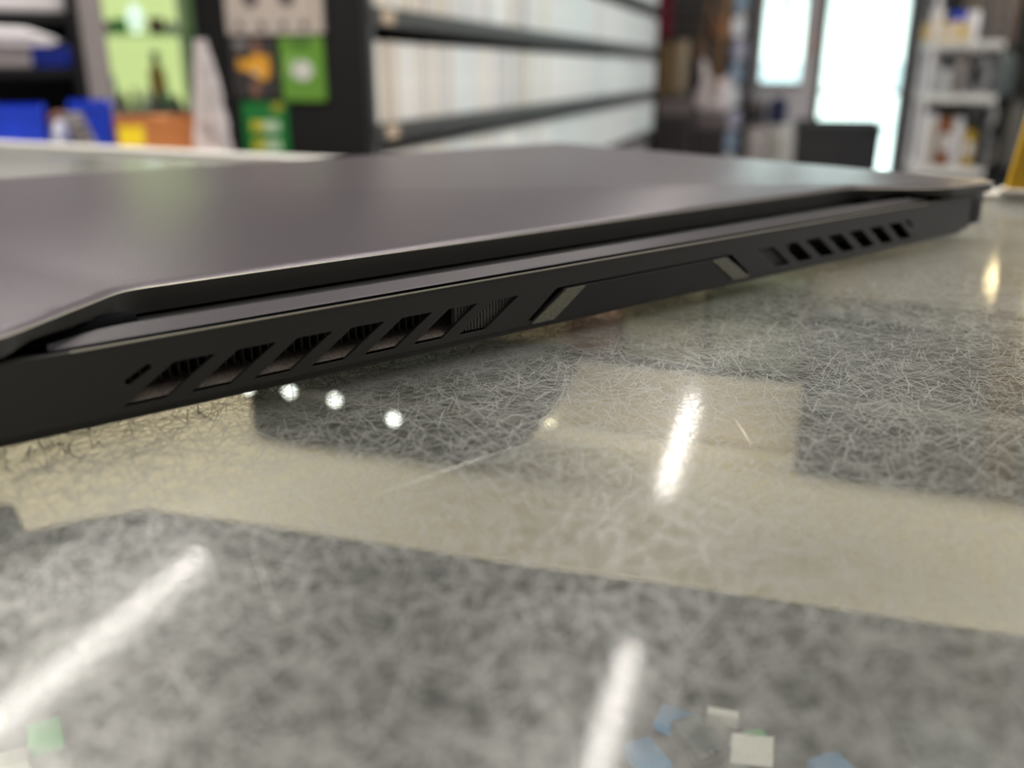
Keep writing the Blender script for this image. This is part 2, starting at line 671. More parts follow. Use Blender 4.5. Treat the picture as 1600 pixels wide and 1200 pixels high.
lb = MB()
in1 = inset(ol, sgn * 3.6)
rows = [ring(in1, 0.0), ring(inset(ol, sgn * .30), -.70), ring(ol, -.95), ring(inset(ol, sgn * .3), zbot)]
vs = lb.strip(rows[:2], True)
lb.mi = 0
f = lb.b.faces.new(vs[0])
f.material_index = 0
lb.mi = 1
lb.mi = 2
lb.strip(rows[1:3], True)
lb.mi = 1
v2 = lb.strip(rows[2:], True)
f = lb.b.faces.new(v2[-1])
f.material_index = 1
bmesh.ops.remove_doubles(lb.b, verts=lb.b.verts[:], dist=1e-6)
bmesh.ops.triangulate(lb.b, faces=[f for f in lb.b.faces if len(f.verts) > 4], quad_method='BEAUTY', ngon_method='EAR_CLIP')
lb.build('lid', [M_lid, M_lidface, mat('edge_shine', (.20, .19, .16), .38, .8)], laptop, True)  # rim colour imitates light catching the lid edge

# base shell behind the vents, with the corner blocks that rise to the lid
bb = MB()
o3 = rounded([(0, -4.2), (10.6, -4.2), (10.6, -16), (383.4, -16), (383.4, -4.2), (394, -4.2), (394, -259), (0, -259)], [2.5, .3, .3, .3, .3, 2.5, 8, 8], 4)
pts = [((197 - a) / 1000, (-b_ - 130) / 1000) for a, b_ in o3]
bb.prism(pts, ZL - .0175, ZL - .0068, bev=.0006)
o4 = rounded([(6, -7), (388, -7), (388, -252), (6, -252)], 6, 4)
bb.prism([((197 - a) / 1000, (-b_ - 130) / 1000) for a, b_ in o4], ZL - .0215, ZL - .0182, bev=.001)
for a0, a1 in ((0.0, 10.6), (383.4, 394.0)):
    c = rounded([(a0, -4.2), (a1, -4.2), (a1, -30), (a0, -30)], [2.5, .3, .3, 2.5] if a0 < 10 else [.3, 2.5, 2.5, .3], 4)
    bb.prism([((197 - a) / 1000, (-b_ - 130) / 1000) for a, b_ in c], ZL - .0172, ZL - .0040, bev=.0005)
bb.build('base', M_dark, laptop, True)
# floor of the vent cavity: dusty mesh strip
db = MB().prism([(-.1252, ZL - .0188), (-.1252, ZL - .0178), (-.1205, ZL - .0164), (-.1125, ZL - .0160), (-.1125, ZL - .0188)], -.183, -.044, Matrix(((0, 0, 1, 0), (1, 0, 0, 0), (0, 1, 0, 0), (0, 0, 0, 1))))
db.build('vent_floor', M_dust, laptop)

# rear panel with slanted vents (x to the right, y up)
T = 3.0


def mx(a):
    return (197 - a) / 1000


def slots(mirror):
    out = []
    for k in range(7):
        t0 = 328.9 - 12.72 * k
        q = [(t0, -10.75), (t0 - 8.6, -10.75), (t0 + 2.3, -17.75), (t0 + 10.6, -17.75)]
        if mirror:
            q = [(394 - a, z) for a, z in q]
        q = [(mx(a), ZL + z / 1000) for a, z in q]
        out.append(rounded(q, [.0004, .0009, .0004, .0003], 3))
    c0, c1 = Vector((337.6, -13.0)), Vector((333.6, -10.9))
    dv = (c1 - c0).normalized()
    nv = Vector((-dv.y, dv.x))
    q = [tuple(c1 + .72 * (nv * math.cos(PI * j / 8) + dv * math.sin(PI * j / 8))) for j in range(9)] + [tuple(c0 + .72 * (-nv * math.cos(PI * j / 8) - dv * math.sin(PI * j / 8))) for j in range(9)]
    if mirror:
        q = [(394 - a, z) for a, z in q]
    out.append([(mx(a), ZL + z / 1000) for a, z in q])
    return out


cent = [(mx(232.0), ZL - .0107), (mx(162.0), ZL - .0107), (mx(152.0), ZL - .0181), (mx(242.0), ZL - .0181)]
po = [(-.1862, ZL - .0187), (.1862, ZL - .0187), (.1862, ZL - .0054), (.1500, ZL - .0057), (-.1500, ZL - .0057), (-.1862, ZL - .0054)]
po = rounded(po, [.001, .001, .0004, .0004, .0004, .0004], 3)
MP = Matrix(((1, 0, 0, 0), (0, 0, -1, -(-.130 + .0045) * -1), (0, 1, 0, 0), (0, 0, 0, 1)))
MP = Matrix(((1, 0, 0, 0), (0, 0, -1, -.130 + .0048), (0, 1, 0, 0), (0, 0, 0, 1)))
plate('rear_panel', po, slots(False) + slots(True) + [rounded(cent, .0005, 3)], .0010, M_dark, laptop, .00015, M=MP)
# centre plate set into the panel
MP2 = Matrix(((1, 0, 0, 0), (0, 0, -1, -.130 + .0046), (0, 1, 0, 0), (0, 0, 0, 1)))
cp = [(mx(229.6), ZL - .0114), (mx(164.4), ZL - .0114), (mx(153.2), ZL - .0186), (mx(240.8), ZL - .0186)]
plate('centre_plate', rounded(cp, .0006, 3), [], .0012, M_smooth, laptop, .0002, M=MP2)
MP3 = Matrix(((1, 0, 0, 0), (0, 0, -1, -.130 + .0039), (0, 1, 0, 0), (0, 0, 0, 1)))
for q in ([(228.9, -11.5), (222.6, -11.5), (233.4, -18.6), (240.6, -18.6)], [(171.4, -11.5), (165.1, -11.5), (153.4, -18.6), (160.6, -18.6)]):
    st = plate('stripe', rounded([(mx(a), ZL + z / 1000) for a, z in q], .0004, 3), [], .0005, M_stripe, laptop, .0001, M=MP3)
    st['label'] = 'grainy lighter slanted stripe on the centre plate'
# cooling fins behind the vents
fb = MB()
for side in (0, 1):
    a = 339.0
    while a > 268:
        x = mx(a if not side else 394 - a)
        fb.box(x - .00016, -.1185, ZL - .0163, x + .00016, -.1130, ZL - .0090)
        a -= 1.9
fo = fb.build('fin_stack', M_fin, laptop)
fo['kind'] = 'stuff'
rb = MB()
for side in (0, 1):
    a = 262.5
    x0, x1 = mx(262.8 if not side else 394 - 262.8), mx(242 if not side else 394 - 242)
    rb.box(min(x0, x1), -.1232, ZL - .0178, max(x0, x1), -.1228, ZL - .0100)
    while a > 242.5:
        x = mx(a if not side else 394 - a)
        rb.box(x - .00030, -.1244, ZL - .0178, x + .00030, -.1232, ZL - .0100)
        a -= .95
ro = rb.build('ribbed_grille', mat('ribbed_plastic', (0.05, 0.049, 0.047), .5), laptop)
ro['kind'] = 'stuff'

# deck between panel and lid, its step, and the shade painted black in the hinge wells
def line_in(b_in, zz):
    """the ridge follows the lid: its ends run out to the rear edge at both hinges"""
    k = (-b_in - 6.2) / 14.2
    pts = [(349.5, -6.2 - .02 * k), (349.5 - 26 * k, b_in), (44.5 + 26 * k, b_in), (44.5, -6.2 - .02 * k)]
    out = []
    for i, c in enumerate(pts):
        if i in (0, 3):
            out.append(c)
        else:
            a_, b2, c_ = Vector(pts[i - 1]), Vector(c), Vector(pts[i + 1])
            r_ = min(7, (a_ - b2).length * .4, (c_ - b2).length * .4)
            p0, p1 = b2 + (a_ - b2).normalized() * r_, b2 + (c_ - b2).normalized() * r_
            for j in range(6):
                t = j / 5
                out.append(tuple(p0 * (1 - t) ** 2 + b2 * 2 * t * (1 - t) + p1 * t * t))
    return [lp(a_, b2, zz) for a_, b2 in out]


dk = MB()
dk.mi = 1
dk.strip([line_in(-6.8, -7.8), line_in(-6.82, -5.38)])  # groove wall coloured black as the shade between panel and deck
dk.mi = 0
dk.strip([line_in(-6.82, -5.38), line_in(-7.1, -5.28), line_in(-12.0, -4.15)])
dk.build('deck', [M_deckp, M_black_shade], laptop)
tl = MB().box(-.1495, -.12595, ZL - .00574, .1495, -.12555, ZL - .00548)
tl.build('edge_highlight', mat('highlight_line', (.30, .28, .22), .4, .7), laptop)  # lighter strip painting the highlight along the panel's top edge
rs = MB()
rs.strip([line_in(-12.0, -4.15), line_in(-12.3, -4.13), line_in(-16.5, -4.95), line_in(-17.4, -9)])
for e0, e1 in ((384, 349.5), (44.5, 10)):
    rs.strip([[lp(e0, -4.9, -6.8), lp(e1, -6.2, -6.8)], [lp(e0, -5.6, -5.5), lp(e1, -6.4, -5.5)], [lp(e0, -6.8, -9), lp(e1, -7.2, -9)]])
rs.build('deck_step', M_step, laptop)
wl = MB().box(-.1825, -.1110, ZL - .0100, .1825, -.0800, ZL - .0090)  # black sheet painted as the shade below the lid
wl.build('hinge_well_shade', M_black_shade, laptop)
for s in (-1, 1):
    hb = MB()
    x = s * .1465
    hb.lathe([(.0026, -.013), (.0031, -.0125), (.0031, .0125), (.0026, .013)], Matrix.Translation((x, -.1100, ZL - .0068)) @ Matrix.Rotation(PI / 2, 4, 'Y'), 20)
    hb.box(x - .011, -.1115, ZL - .0086, x + .011, -.092, ZL - .0062)
    hb.build('hinge', M_black_shade, laptop, True)
# bulges of the underside and the rubber feet further in
for a0, a1, b0, zz in ((71, 97, -6.5, -20.6), (329, 392, -5.2, -20.4)):
    q = [(a0, -17.6), (a0 + 8, zz), (a1 - 8, zz), (a1, -17.6)]
    MB().prism(rounded([((197 - a) / 1000, ZL + z / 1000) for a, z in q], .003, 4), -.130 - b0 / 1000, -.130 - b0 / 1000 + .016, Matrix(((1, 0, 0, 0), (0, 0, 1, 0), (0, 1, 0, 0), (0, 0, 0, 1))), .0008).build('underside_bulge', M_dark, laptop, True)
for a0, a1, bq in ((40, 352, -40), (40, 352, -238)):
    c = rounded([(a0, bq), (a1, bq), (a1 - 3, bq - 12), (a0 + 3, bq - 12)], 3, 4)
    MB().prism([((197 - a) / 1000, (-b_ - 130) / 1000) for a, b_ in c], 0.0001, ZL - .0180, bev=.0008).build('rubber_foot', M_rubber, laptop, True)

# ------------------------------------------------------------------ things inside the counter
def case_item(name, label, cat, x, y, sx, sy, h, m, rot, extra=None):
    px, py = PZ(x, y, DECK + h)
    o = thing(name, label, cat, (px, py, DECK), rot)
    MB().box(-sx / 2, -sy / 2, 0, sx / 2, sy / 2, h, min(.004, h * .3)).build('body', m, o, True)
    if extra:
        extra(o, sx, sy, h)
    return o


# pale liner on the back half of the display deck
ln = [PZ(x, y, DECK) for x, y in [(-420, 800), (-60, 785), (22, 790), (40, 832), (140, 812), (230, 797), (340, 812), (480, 832), (800, 880), (1100, 920), (1600, 995), (1900, 1045)]]
ln = [Matrix.Rotation(-CROT, 2) @ Vector(q) for q in ln]
ln = [(min(1.19, max(-1.49, q.x)), q.y) for q in ln]
MB().prism(ln + [(ln[-1][0], NB - .012), (ln[0][0], NB - .012)], DECK, DECK + .0012).build('deck_liner', mat('cream_liner', (.84, .75, .60), .6, var=.05, scale=14), counter)


def back_box(name, label, cat, x0, x1, yb, yt, D, dep, m, kid, zb=0.0):
    # front face between two columns of the photograph, standing on the liner
    az0 = math.atan2(x0 - 800, FPX / math.cos(PITCH) * .97)
    p0, p1 = Vector(PZ(x0, yb, DECK)), Vector(PZ(x1, yb, DECK))
    c = (p0 + p1) / 2
    c = c * (D / c.length)
    W = (p1 - p0).length * D / ((p0 + p1) / 2).length
    el0 = math.atan((CAMZ - DECK) / ((p0 + p1) / 2).length)
    q = Vector(PZ((x0 + x1) / 2, yt, DECK))
    H = CAMZ - D * (CAMZ - DECK) / q.length - DECK - .0013 - zb
    o = thing(name, label, cat, (c.x, c.y, DECK + .0013 + zb), CROT + .12)
    kid(o, W, dep, H, m)
    return o


def k_pack(o, W, D, H, m):
    MB().box(-W / 2, 0, 0, W / 2, D, H, .002).build('body', m, o)
    MB().box(-W * .46, -.0006, H * .55, W * .46, 0, H * .92, .0002).build('band', mat(m.name + '_band', [c * .55 for c in m.node_tree.nodes['Mix'].inputs[6].default_value[:3]], .5), o)
    MB().box(-W / 2 - .0005, D * .3, H - .004, W / 2 + .0005, D * .35, H + .0005).build('flap', m, o)


def k_console(o, W, D, H, m):
    MB().prism(rounded([(-W / 2, 0), (W / 2, 0), (W / 2, D), (-W / 2, D)], .006), 0, H, None, .002).build('body', m, o, True)
    MB().box(-W * .45, -.0008, H * .46, W * .2, 0, H * .52).build('disc_slot', M_grey_d, o)
    for k in range(8):
        MB().box(-W * .45 + k * W * .1, D * .2, H, -W * .45 + k * W * .1 + W * .05, D * .8, H + .001).build('vent', M_grey_d, o)


def k_ledbar(o, W, D, H, m):
    q = rounded([(-W * .5, .002), (-W * .44, 0), (W * .26, 0), (W * .46, H * .30), (W * .54, H * .8), (W * .50, H), (-W * .5, H)], .012)
    Mx = Matrix(((1, 0, 0, 0), (0, 0, 1, 0), (0, 1, 0, 0), (0, 0, 0, 1)))
    MB().prism(q, -.010, D, Mx, .005).build('body', m, o, True)
    MB().prism(rounded([(-W * .4, H * .52), (W * .48, H * .52), (W * .48, H * .56), (-W * .4, H * .56)], .001), -.0112, -.0095, Mx).build('zip', M_grey_d, o)


M_grey_d = mat('grey_device', (0.22, 0.22, 0.22), .4)
back_box('game_console', 'black box shaped console standing at the back right under the glass', 'console', 1252, 1720, 742, 512, .495, .026, mat('console_black', (.030, .032, .034), .5), k_console)
bag_ = back_box('camera_case', 'black rounded case under the glass behind the laptop vents, with four lit lamp dots', 'case', 372, 862, 705, 545, .500, .05, mat('case_black', (.030, .034, .032), .6), k_ledbar)
rs_ = back_box('display_riser', 'cream riser block at the back of the display case carrying three small cartons', 'riser', 866, 1246, 676, 585, .525, .055, mat('cream_liner', (.84, .75, .60), .6), lambda o, W, D, H, m: (MB().box(-W / 2, 0, 0, W / 2, D, H, .003).build('body', m, o), MB().box(-W / 2 - .001, -.001, H - .004, W / 2 + .001, D, H, .001).build('top_panel', m, o)))
RZ = max(v.co.z for c_ in rs_.children for v in c_.data.vertices)
back_box('small_carton', 'dull red carton standing on the cream riser under the glass', 'box', 880, 962, 640, 490, .552, .022, mat('dull_red', (.42, .28, .23), .6), k_pack, RZ)
back_box('small_carton', 'olive carton standing on the cream riser under the glass right of the dull red one', 'box', 968, 1090, 640, 452, .545, .022, mat('olive_card', (.44, .41, .30), .6), k_pack, RZ)
back_box('small_carton', 'green grey carton standing on the cream riser under the glass left of the black console', 'box', 1100, 1236, 640, 436, .538, .022, mat('sage_card', (.36, .39, .31), .6), k_pack, RZ)
M_led = mat('lit_led', (.9, .9, .9), .4, emit=(.93, 1.0, .95), es=4)
bpy.context.view_layer.update()
binv = bag_.matrix_world.inverted()
for i, (x, y) in enumerate([(386, 606), (452, 612), (523, 625), (615, 655)]):
    q = Vector((*PZ(x, y, DECK), DECK))
    o_l, q_l = binv @ Vector((0, 0, CAMZ)), binv @ q
    d_l = q_l - o_l
    h = o_l + d_l * ((-.012 - o_l.y) / d_l.y)
    lo = MB().lathe([(.0036, -.001), (.0036, .0005), (.0018, .0016)], Matrix.Translation(h) @ Matrix.Rotation(PI / 2, 4, 'X'), 14).build('lit_lamp', M_led, bag_, True)
    MB().lathe([(.0045, -.012), (.0045, -.0008)], Matrix.Translation(h) @ Matrix.Rotation(PI / 2, 4, 'X'), 14).build('lamp_socket', mat('socket_black', (.02, .02, .02), .5), bag_, True)
q = PZ(858, 668, DECK + .0013)
o = thing('push_light', 'small faint yellow button light lying on the cream liner right of the black rounded case', 'lamp', (q[0], q[1], DECK + .0013), CROT)
MB().lathe([(.006, 0), (.006, .002)], None, 14).build('base', mat('grey_device', (0.22, 0.22, 0.22), .4), o, True)
MB().lathe([(.0045, .002), (.004, .004), (.001, .0055)], None, 14).build('lens', mat('dim_led', (.9, .9, .8), .4, emit=(1, .9, .6), es=1.6), o, True)
M_tag = mat('white_card', (0.66, 0.66, 0.66), .6, var=.03)
M_phone = mat('black_gloss', (0.015, 0.016, 0.018), .15)
M_blue_d = mat('blue_device', (0.05, 0.22, 0.48), .35)
M_green_d = mat('green_device', (0.08, 0.50, 0.14), .4)
M_grey_d = mat('grey_device', (0.22, 0.22, 0.22), .4)
M_scr = mat('grey_screen', (0.10, 0.12, 0.13), .12)


def screen(o, sx, sy, h):
    MB().box(-sx * .42, -sy * .42, h - .0005, sx * .42, sy * .40, h + .0004).build('screen', M_scr, o)
    MB().lathe([(sx * .05, h + .0002), (sx * .05, h + .0006)], Matrix.Translation((0, -sy * .455, 0)), 10).build('button', M_grey_d, o)


def tent(name, label, x, y, sx, sz, rot, m):
    px, py = PZ(x, y, DECK + sz * .4)
    o = tag(MB().prism([(0, 0), (sz * .45, sz), (sz * .5, sz), (sz * .95, 0), (sz * .90, 0), (sz * .475, sz * .93), (sz * .05, 0)], -sx / 2, sx / 2,
                       Matrix(((0, 0, 1, 0), (1, 0, 0, 0), (0, 1, 0, 0), (0, 0, 0, 1)))).build(name, m, loc=(px, py, DECK), rotz=rot), label, 'price card')
    return o


case_item('gadget', 'dark gadget beside the upper white price card in the display case', 'gadget', 1090, 1148, .012, .020, .006, M_phone, .3, screen)
case_item('gadget', 'dark gadget at the lower right under the glass', 'gadget', 1478, 1165, .030, .024, .010, M_phone, -.1, screen)
case_item('gadget', 'blue gadget left of the upper white price card in the display case', 'gadget', 1058, 1120, .014, .011, .005, M_blue_d, -.5)
case_item('gadget', 'blue gadget at the bottom centre edge beside the short glare', 'gadget', 1012, 1176, .011, .015, .005, M_blue_d, .4)
case_item('gadget', 'light blue gadget at the bottom edge near the lower right dark gadget', 'gadget', 1300, 1192, .012, .010, .005, M_blue_d, .4)
case_item('adapter', 'small green adapter between the two white price cards', 'adapter', 1184, 1150, .0075, .008, .005, M_green_d, .2)
case_item('adapter', 'green adapter under the long glare at the lower left', 'adapter', 70, 1140, .011, .013, .006, M_green_d, .5)
case_item('adapter', 'pale grey adapter in the bottom left corner under the glass', 'adapter', 18, 1182, .010, .010, .006, M_tag, .5)
tent('price_card', 'upper of the two folded white price cards under the glass', 1128, 1128, .0108, .0055, -.30, M_tag)
tent('price_card', 'lower of the two folded white price cards under the glass', 1176, 1182, .0135, .0085, -.15, M_tag)

# ------------------------------------------------------------------ back bench on the left
AZ_AISLE = AZ
AZ = math.radians(-24)                           # the back bench on the left stands turned towards the counter
BR = 1.80
_, BZ = P(100, 241, BR)


def rect(x0, y0, x1, y1, r):
    ym, xm = (y0 + y1) / 2, (x0 + x1) / 2
    return P(x0, ym, r)[0], P(x1, ym, r)[0], P(xm, y1, r)[1], P(xm, y0, r)[1]   # s0 s1 z0 z1


M_bench = mat('white_laminate', (0.86, 0.83, 0.79), .4)
M_blackw = mat('black_laminate', (0.010, 0.010, 0.011), .6, spec=.2)
M_greyw = mat('grey_steel', (0.20, 0.19, 0.19), .5)
bench = thing('workbench', 'pale topped workbench behind the counter under the blue bins', 'workbench', room(0, BR, 0))
b0_, b1_ = P(-190, 241, BR)[0], P(350, 241, BR)[0]
MB().box(b0_, -.10, BZ - .03, b1_, .24, BZ, .003).build('worktop', M_bench, bench)
MB().box(b0_ + .01, -.06, 0, b1_ - .01, .22, BZ - .03).build('cabinet', M_blackw, bench)
for k in range(3):
    MB().box(b0_ + .02 + (b1_ - b0_ - .04) * k / 3, -.075, .12, b0_ + .01 + (b1_ - b0_ - .04) * (k + 1) / 3, -.06, BZ - .05, .003).build('door', M_greyw, bench)

M_bluebin = mat('blue_plastic', (0.006, 0.045, 0.55), .35)


def bin_(label, x0, y0, x1, y1, r, depth, low):
    s0, s1, z0, z1 = rect(x0, y0, x1, y1, r)
    W, Hh = s1 - s0, z1 - BZ
    o = thing('parts_bin', label, 'bin', room((s0 + s1) / 2, r, BZ), group='blue bins on the workbench')
    t = .003
    mb = MB()
    mb.box(-W / 2, 0, 0, W / 2, depth, t)
    mb.box(-W / 2, depth - t, 0, W / 2, depth, Hh)
    prof = [(0, 0), (depth, 0), (depth, Hh), (depth * .45, Hh), (0, Hh * low)]
    Mx = Matrix(((0, 0, 1, 0), (1, 0, 0, 0), (0, 1, 0, 0), (0, 0, 0, 1)))
    mb.prism(prof, -W / 2, -W / 2 + t, Mx)
    mb.prism(prof, W / 2 - t, W / 2, Mx)
    mb.box(-W / 2, 0, 0, W / 2, t, Hh * low)
    mb.box(-W / 2 - .002, -.004, Hh * low - .006, W / 2 + .002, t, Hh * low, .001)
    mb.build('body', M_bluebin, o)
    for k in (-1, 0, 1):
        MB().box(k * W * .3 - .003, -.003, .008, k * W * .3 + .003, .0, Hh * low - .01, .001).build('rib', M_bluebin, o)
    return o


bin_('left blue open bin cut by the frame edge, on the workbench', -62, 168, 70, 240, BR, .16, .96)
bin_('right blue open bin next to the orange cardboard box', 112, 160, 179, 242, BR, .16, .95)
s0, s1, z0, z1 = rect(79, 188, 106, 232, BR + .01)
o = thing('headset', 'white rounded headset cup between the two blue bins', 'headset', room((s0 + s1) / 2, BR + .03, BZ))
h_ = z1 - BZ
Mh = Matrix.Translation((0, 0, h_ * .5)) @ Matrix.Rotation(.15, 4, 'Y')
MB().lathe([(.004, -h_ * .5), (.011, -h_ * .42), (.015, -h_ * .1), (.014, h_ * .2), (.009, h_ * .46), (.004, h_ * .5)], Mh, 16).build('shell', mat('glossy_white', (.75, .76, .80), .2), o, True)
MB().tube([(-.012, 0, h_ * .95), (-.004, .0, h_ * 1.12), (.012, .004, h_ * 1.15)], .006).build('band', mat('brown_pad', (.22, .09, .06), .6), o, True)
s0, s1, z0, z1 = rect(104, 178, 134, 236, BR - .06)
o = thing('router', 'slanted grey router leaning beside the white headset cup', 'router', room((s0 + s1) / 2, BR - .06, BZ))
MB().prism(rounded([(.005, 0), (.035, 0), (.012, z1 - BZ), (-.018, z1 - BZ)], .003), 0, .05, Matrix(((1, 0, 0, 0), (0, 0, 1, 0), (0, 1, 0, 0), (0, 0, 0, 1))), .001).build('body', mat('grey_plastic', (.26, .24, .24), .45), o, True)
for k in range(4):
    MB().box(.004 - k * .002, -.001, .012 + k * .012, .022 - k * .002, .0, .016 + k * .012).build('vent', M_blackw, o)

# orange cardboard box
s0, s1, z0, z1 = rect(181, 180, 343, 243, BR - .02)
W, Hh = s1 - s0, z1 - BZ
o = thing('cardboard_box', 'orange brown cardboard box with a yellow label', 'box', room((s0 + s1) / 2, BR - .02, BZ))
M_card = mat('orange_card', (0.42, 0.150, 0.040), .75, scale=12)
MB().box(-W / 2, 0, 0, W / 2, .14, Hh * .93, .002).build('body', M_card, o)
MB().prism([(-W / 2, Hh * .93), (-W * .12, Hh * .93), (-W * .14, Hh * 1.0), (-W / 2, Hh * .99)], .0, .003, Matrix(((1, 0, 0, 0), (0, 0, 1, 0), (0, 1, 0, 0), (0, 0, 0, 1)))).build('flap', M_card, o)
MB().prism([(W * .02, Hh * .93), (W / 2, Hh * .93), (W * .48, Hh * 1.04), (W * .06, Hh * 1.02)], .0, .003, Matrix(((1, 0, 0, 0), (0, 0, 1, 0), (0, 1, 0, 0), (0, 0, 0, 1)))).build('flap', M_card, o)
l0, l1 = P(186, 215, BR - .02)[0] - (s0 + s1) / 2, P(226, 215, BR - .02)[0] - (s0 + s1) / 2
MB().box(l0, -.0012, Hh * .20, l1, .0, Hh * .72, .0004).build('label', mat('yellow_label', (.80, .60, .01), .5), o)

# clear plastic bag slumped on the right end of the box
M_bag = glass_clear('bag_film', (0.9, 0.88, 0.9), 1.5, .25)
nt = M_bag.node_tree
dfn = nt.nodes.new('ShaderNodeBsdfDiffuse')
dfn.inputs[0].default_value = (.74, .68, .68, 1)
mxn = nt.nodes.new('ShaderNodeMixShader')
mxn.inputs[0].default_value = .55
outn = nt.nodes['Material Output']
nt.links.new(outn.inputs[0].links[0].from_socket, mxn.inputs[1])
nt.links.new(dfn.outputs[0], mxn.inputs[2])
nt.links.new(mxn.outputs[0], outn.inputs[0])
s0, s1, z0, z1 = rect(300, 62, 346, 243, BR - .05)
bgm = MB()
rows = []
rng = random.Random(3)
for j in range(15):
    t = j / 14
    zz = (z1 - BZ) * t
    wd = (s1 - s0) * (.62 - .42 * t ** 1.6)
    dp = .035 * (1 - .8 * t)
    cxx = (s1 - s0) * (.06 - .10 * t)
    rows.append([(cxx + wd * math.cos(2 * PI * k / 22) * (1 + rng.uniform(-.13, .13)), .0 + dp * math.sin(2 * PI * k / 22) * (1 + rng.uniform(-.3, .3)), zz) for k in range(22)])
bgm.strip(rows, True)
tag(bgm.build('plastic_bag', M_bag, smooth=True, loc=room((s0 + s1) / 2, BR - .065, BZ), rotz=-AZ), 'crumpled clear plastic bag in front of the orange box end', 'bag')

# black shelf rack on the left
SR = 2.16
rk = thing('shelf_rack', 'black shelf rack at the left frame edge behind the blue bins', 'shelf', room(0, SR, 0))
sl = P(-120, 80, SR)[0]
sr = P(112, 80, SR)[0]
for yy in (24, 110):
    zz = P(60, yy, SR)[1]
    MB().box(sl, 0, zz - .014, sr, .238, zz + .006, .002).build('board', M_blackw, rk)
MB().box(sl, .24, .0, sr, .26, 2.0).build('back_panel', M_blackw, rk)
MB().box(sr, -.02, 0, sr + .022, .26, 2.0, .002).build('side_panel', M_blackw, rk)
MB().box(sr + .024, -.04, 0, sr + .068, .02, 2.0, .003).build('post', mat('taupe_steel', (.26, .235, .23), .45), rk)
MB().box(sl, -.0, BZ - .4, sr, .238, BZ - .38).build('board', M_blackw, rk)
M_white = mat('matte_white', (.86, .83, .85), .45)
M_offw = mat('off_white', (.66, .61, .58), .6)
zt = P(60, 24, SR)[1] + .006
zm = P(60, 110, SR)[1] + .006
s0, s1, _, z1 = rect(-40, -12, 104, 14, SR)
o = thing('white_box', 'flat white box on the top board of the black shelf rack', 'box', room((s0 + s1) / 2, SR + .02, zt))
MB().box((s0 - s1) / 2, 0, 0, (s1 - s0) / 2, .18, .042, .008).build('body', M_white, o, True)
MB().box((s0 - s1) / 2 - .002, -.002, .028, (s1 - s0) / 2 + .002, .182, .046, .004).build('lid', M_white, o, True)
s0, s1, _, z1 = rect(-60, 72, 48, 108, SR)
o = thing('ventilated_box', 'off white box with rows of round holes, under the white game console', 'box', room((s0 + s1) / 2, SR + .01, zm))
hw, hh = (s1 - s0) / 2, z1 - zm
MB().box(-hw, 0, 0, hw, .18, hh, .004).build('body', M_offw, o)
hm = MB()
for a in range(14):
    for c in range(5):
        hm.lathe([(.0022, -.0006), (.0022, .0004)], Matrix.Translation((-hw + .008 + a * (2 * hw - .016) / 13, 0, .008 + c * (hh - .016) / 4)) @ Matrix.Rotation(PI / 2, 4, 'X'), 8)
hm.build('hole_grid', M_greyw, o)['kind'] = 'stuff'
s0, s1, _, z1 = rect(49, 72, 111, 108, SR)
o = thing('blue_box', 'dark blue box beside the off white box on the black shelf rack', 'box', room((s0 + s1) / 2, SR + .02, zm))
MB().box((s0 - s1) / 2, 0, 0, (s1 - s0) / 2, .18, z1 - zm - .001, .003).build('body', M_bluebin, o)
MB().box((s0 - s1) / 2 - .001, -.001, (z1 - zm) * .7, (s1 - s0) / 2 + .001, .181, (z1 - zm), .002).build('lid', M_bluebin, o)
s0, s1, z0, z1 = rect(-70, 36, 96, 70, SR)
o = thing('game_console', 'white curved game console lying on the two boxes of the shelf rack', 'console', room((s0 + s1) / 2, SR - .02, P(20, 72, SR)[1] + .001))
hw, hh = (s1 - s0) / 2, (z1 - z0) * .85
pr_ = rounded([(-hw, .0), (hw * .75, 0), (hw, .008), (hw * .98, hh * .30), (hw * .35, hh * .95), (-hw * .2, hh), (-hw, hh)], .012)
MB().prism(pr_, 0, .2, Matrix(((1, 0, 0, 0), (0, 0, 1, 0), (0, 1, 0, 0), (0, 0, 0, 1))), .003).build('shell', M_white, o, True)
MB().box(-hw * .9, -.001, hh * .30, hw * .5, .0, hh * .40).build('disc_slot', M_blackw, o)

# lit display cabinet
CR = 3.0
s0, s1, z0, z1 = rect(150, -70, 326, 172, CR)
cab = thing('display_cabinet', 'lit display cabinet with a glowing yellow green back behind the orange box', 'cabinet', room((s0 + s1) / 2, CR, 0))
hw = (s1 - s0) / 2
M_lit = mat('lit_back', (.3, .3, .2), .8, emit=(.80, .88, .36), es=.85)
xs = P(290, 90, CR + .28)[0] - (s0 + s1) / 2
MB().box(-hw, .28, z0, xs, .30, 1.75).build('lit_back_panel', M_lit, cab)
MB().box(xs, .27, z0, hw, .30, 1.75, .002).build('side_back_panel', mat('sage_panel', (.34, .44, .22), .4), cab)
MB().box(-hw, 0, 0, hw, .32, z0).build('plinth', M_greyw, cab)
MB().box(-hw, 0, 1.75, hw, .32, 1.80).build('top', M_greyw, cab)
MB().box(-hw - .02, -.01, 0, -hw, .32, 1.80).build('side', M_greyw, cab)
MB().box(hw, -.01, 0, hw + .02, .32, 1.80).build('side', M_greyw, cab)
zs = P(230, 52, CR)[1]
MB().box(-hw, .02, zs - .006, hw, .27, zs).build('glass_shelf', glass_clear('shelf_glass', (.80, .92, .84)), cab)
MB().box(-hw, 0, z0, hw, .004, 1.75).build('glass_front', M_pane, cab)
xs = P(286, 90, CR)[0] - (s0 + s1) / 2
MB().box(xs - .005, -.012, z0, xs + .005, 0, 1.75, .002).build('door_edge', mat('bright_trim', (.75, .80, .72), .2, .6), cab)
cs = (s0 + s1) / 2


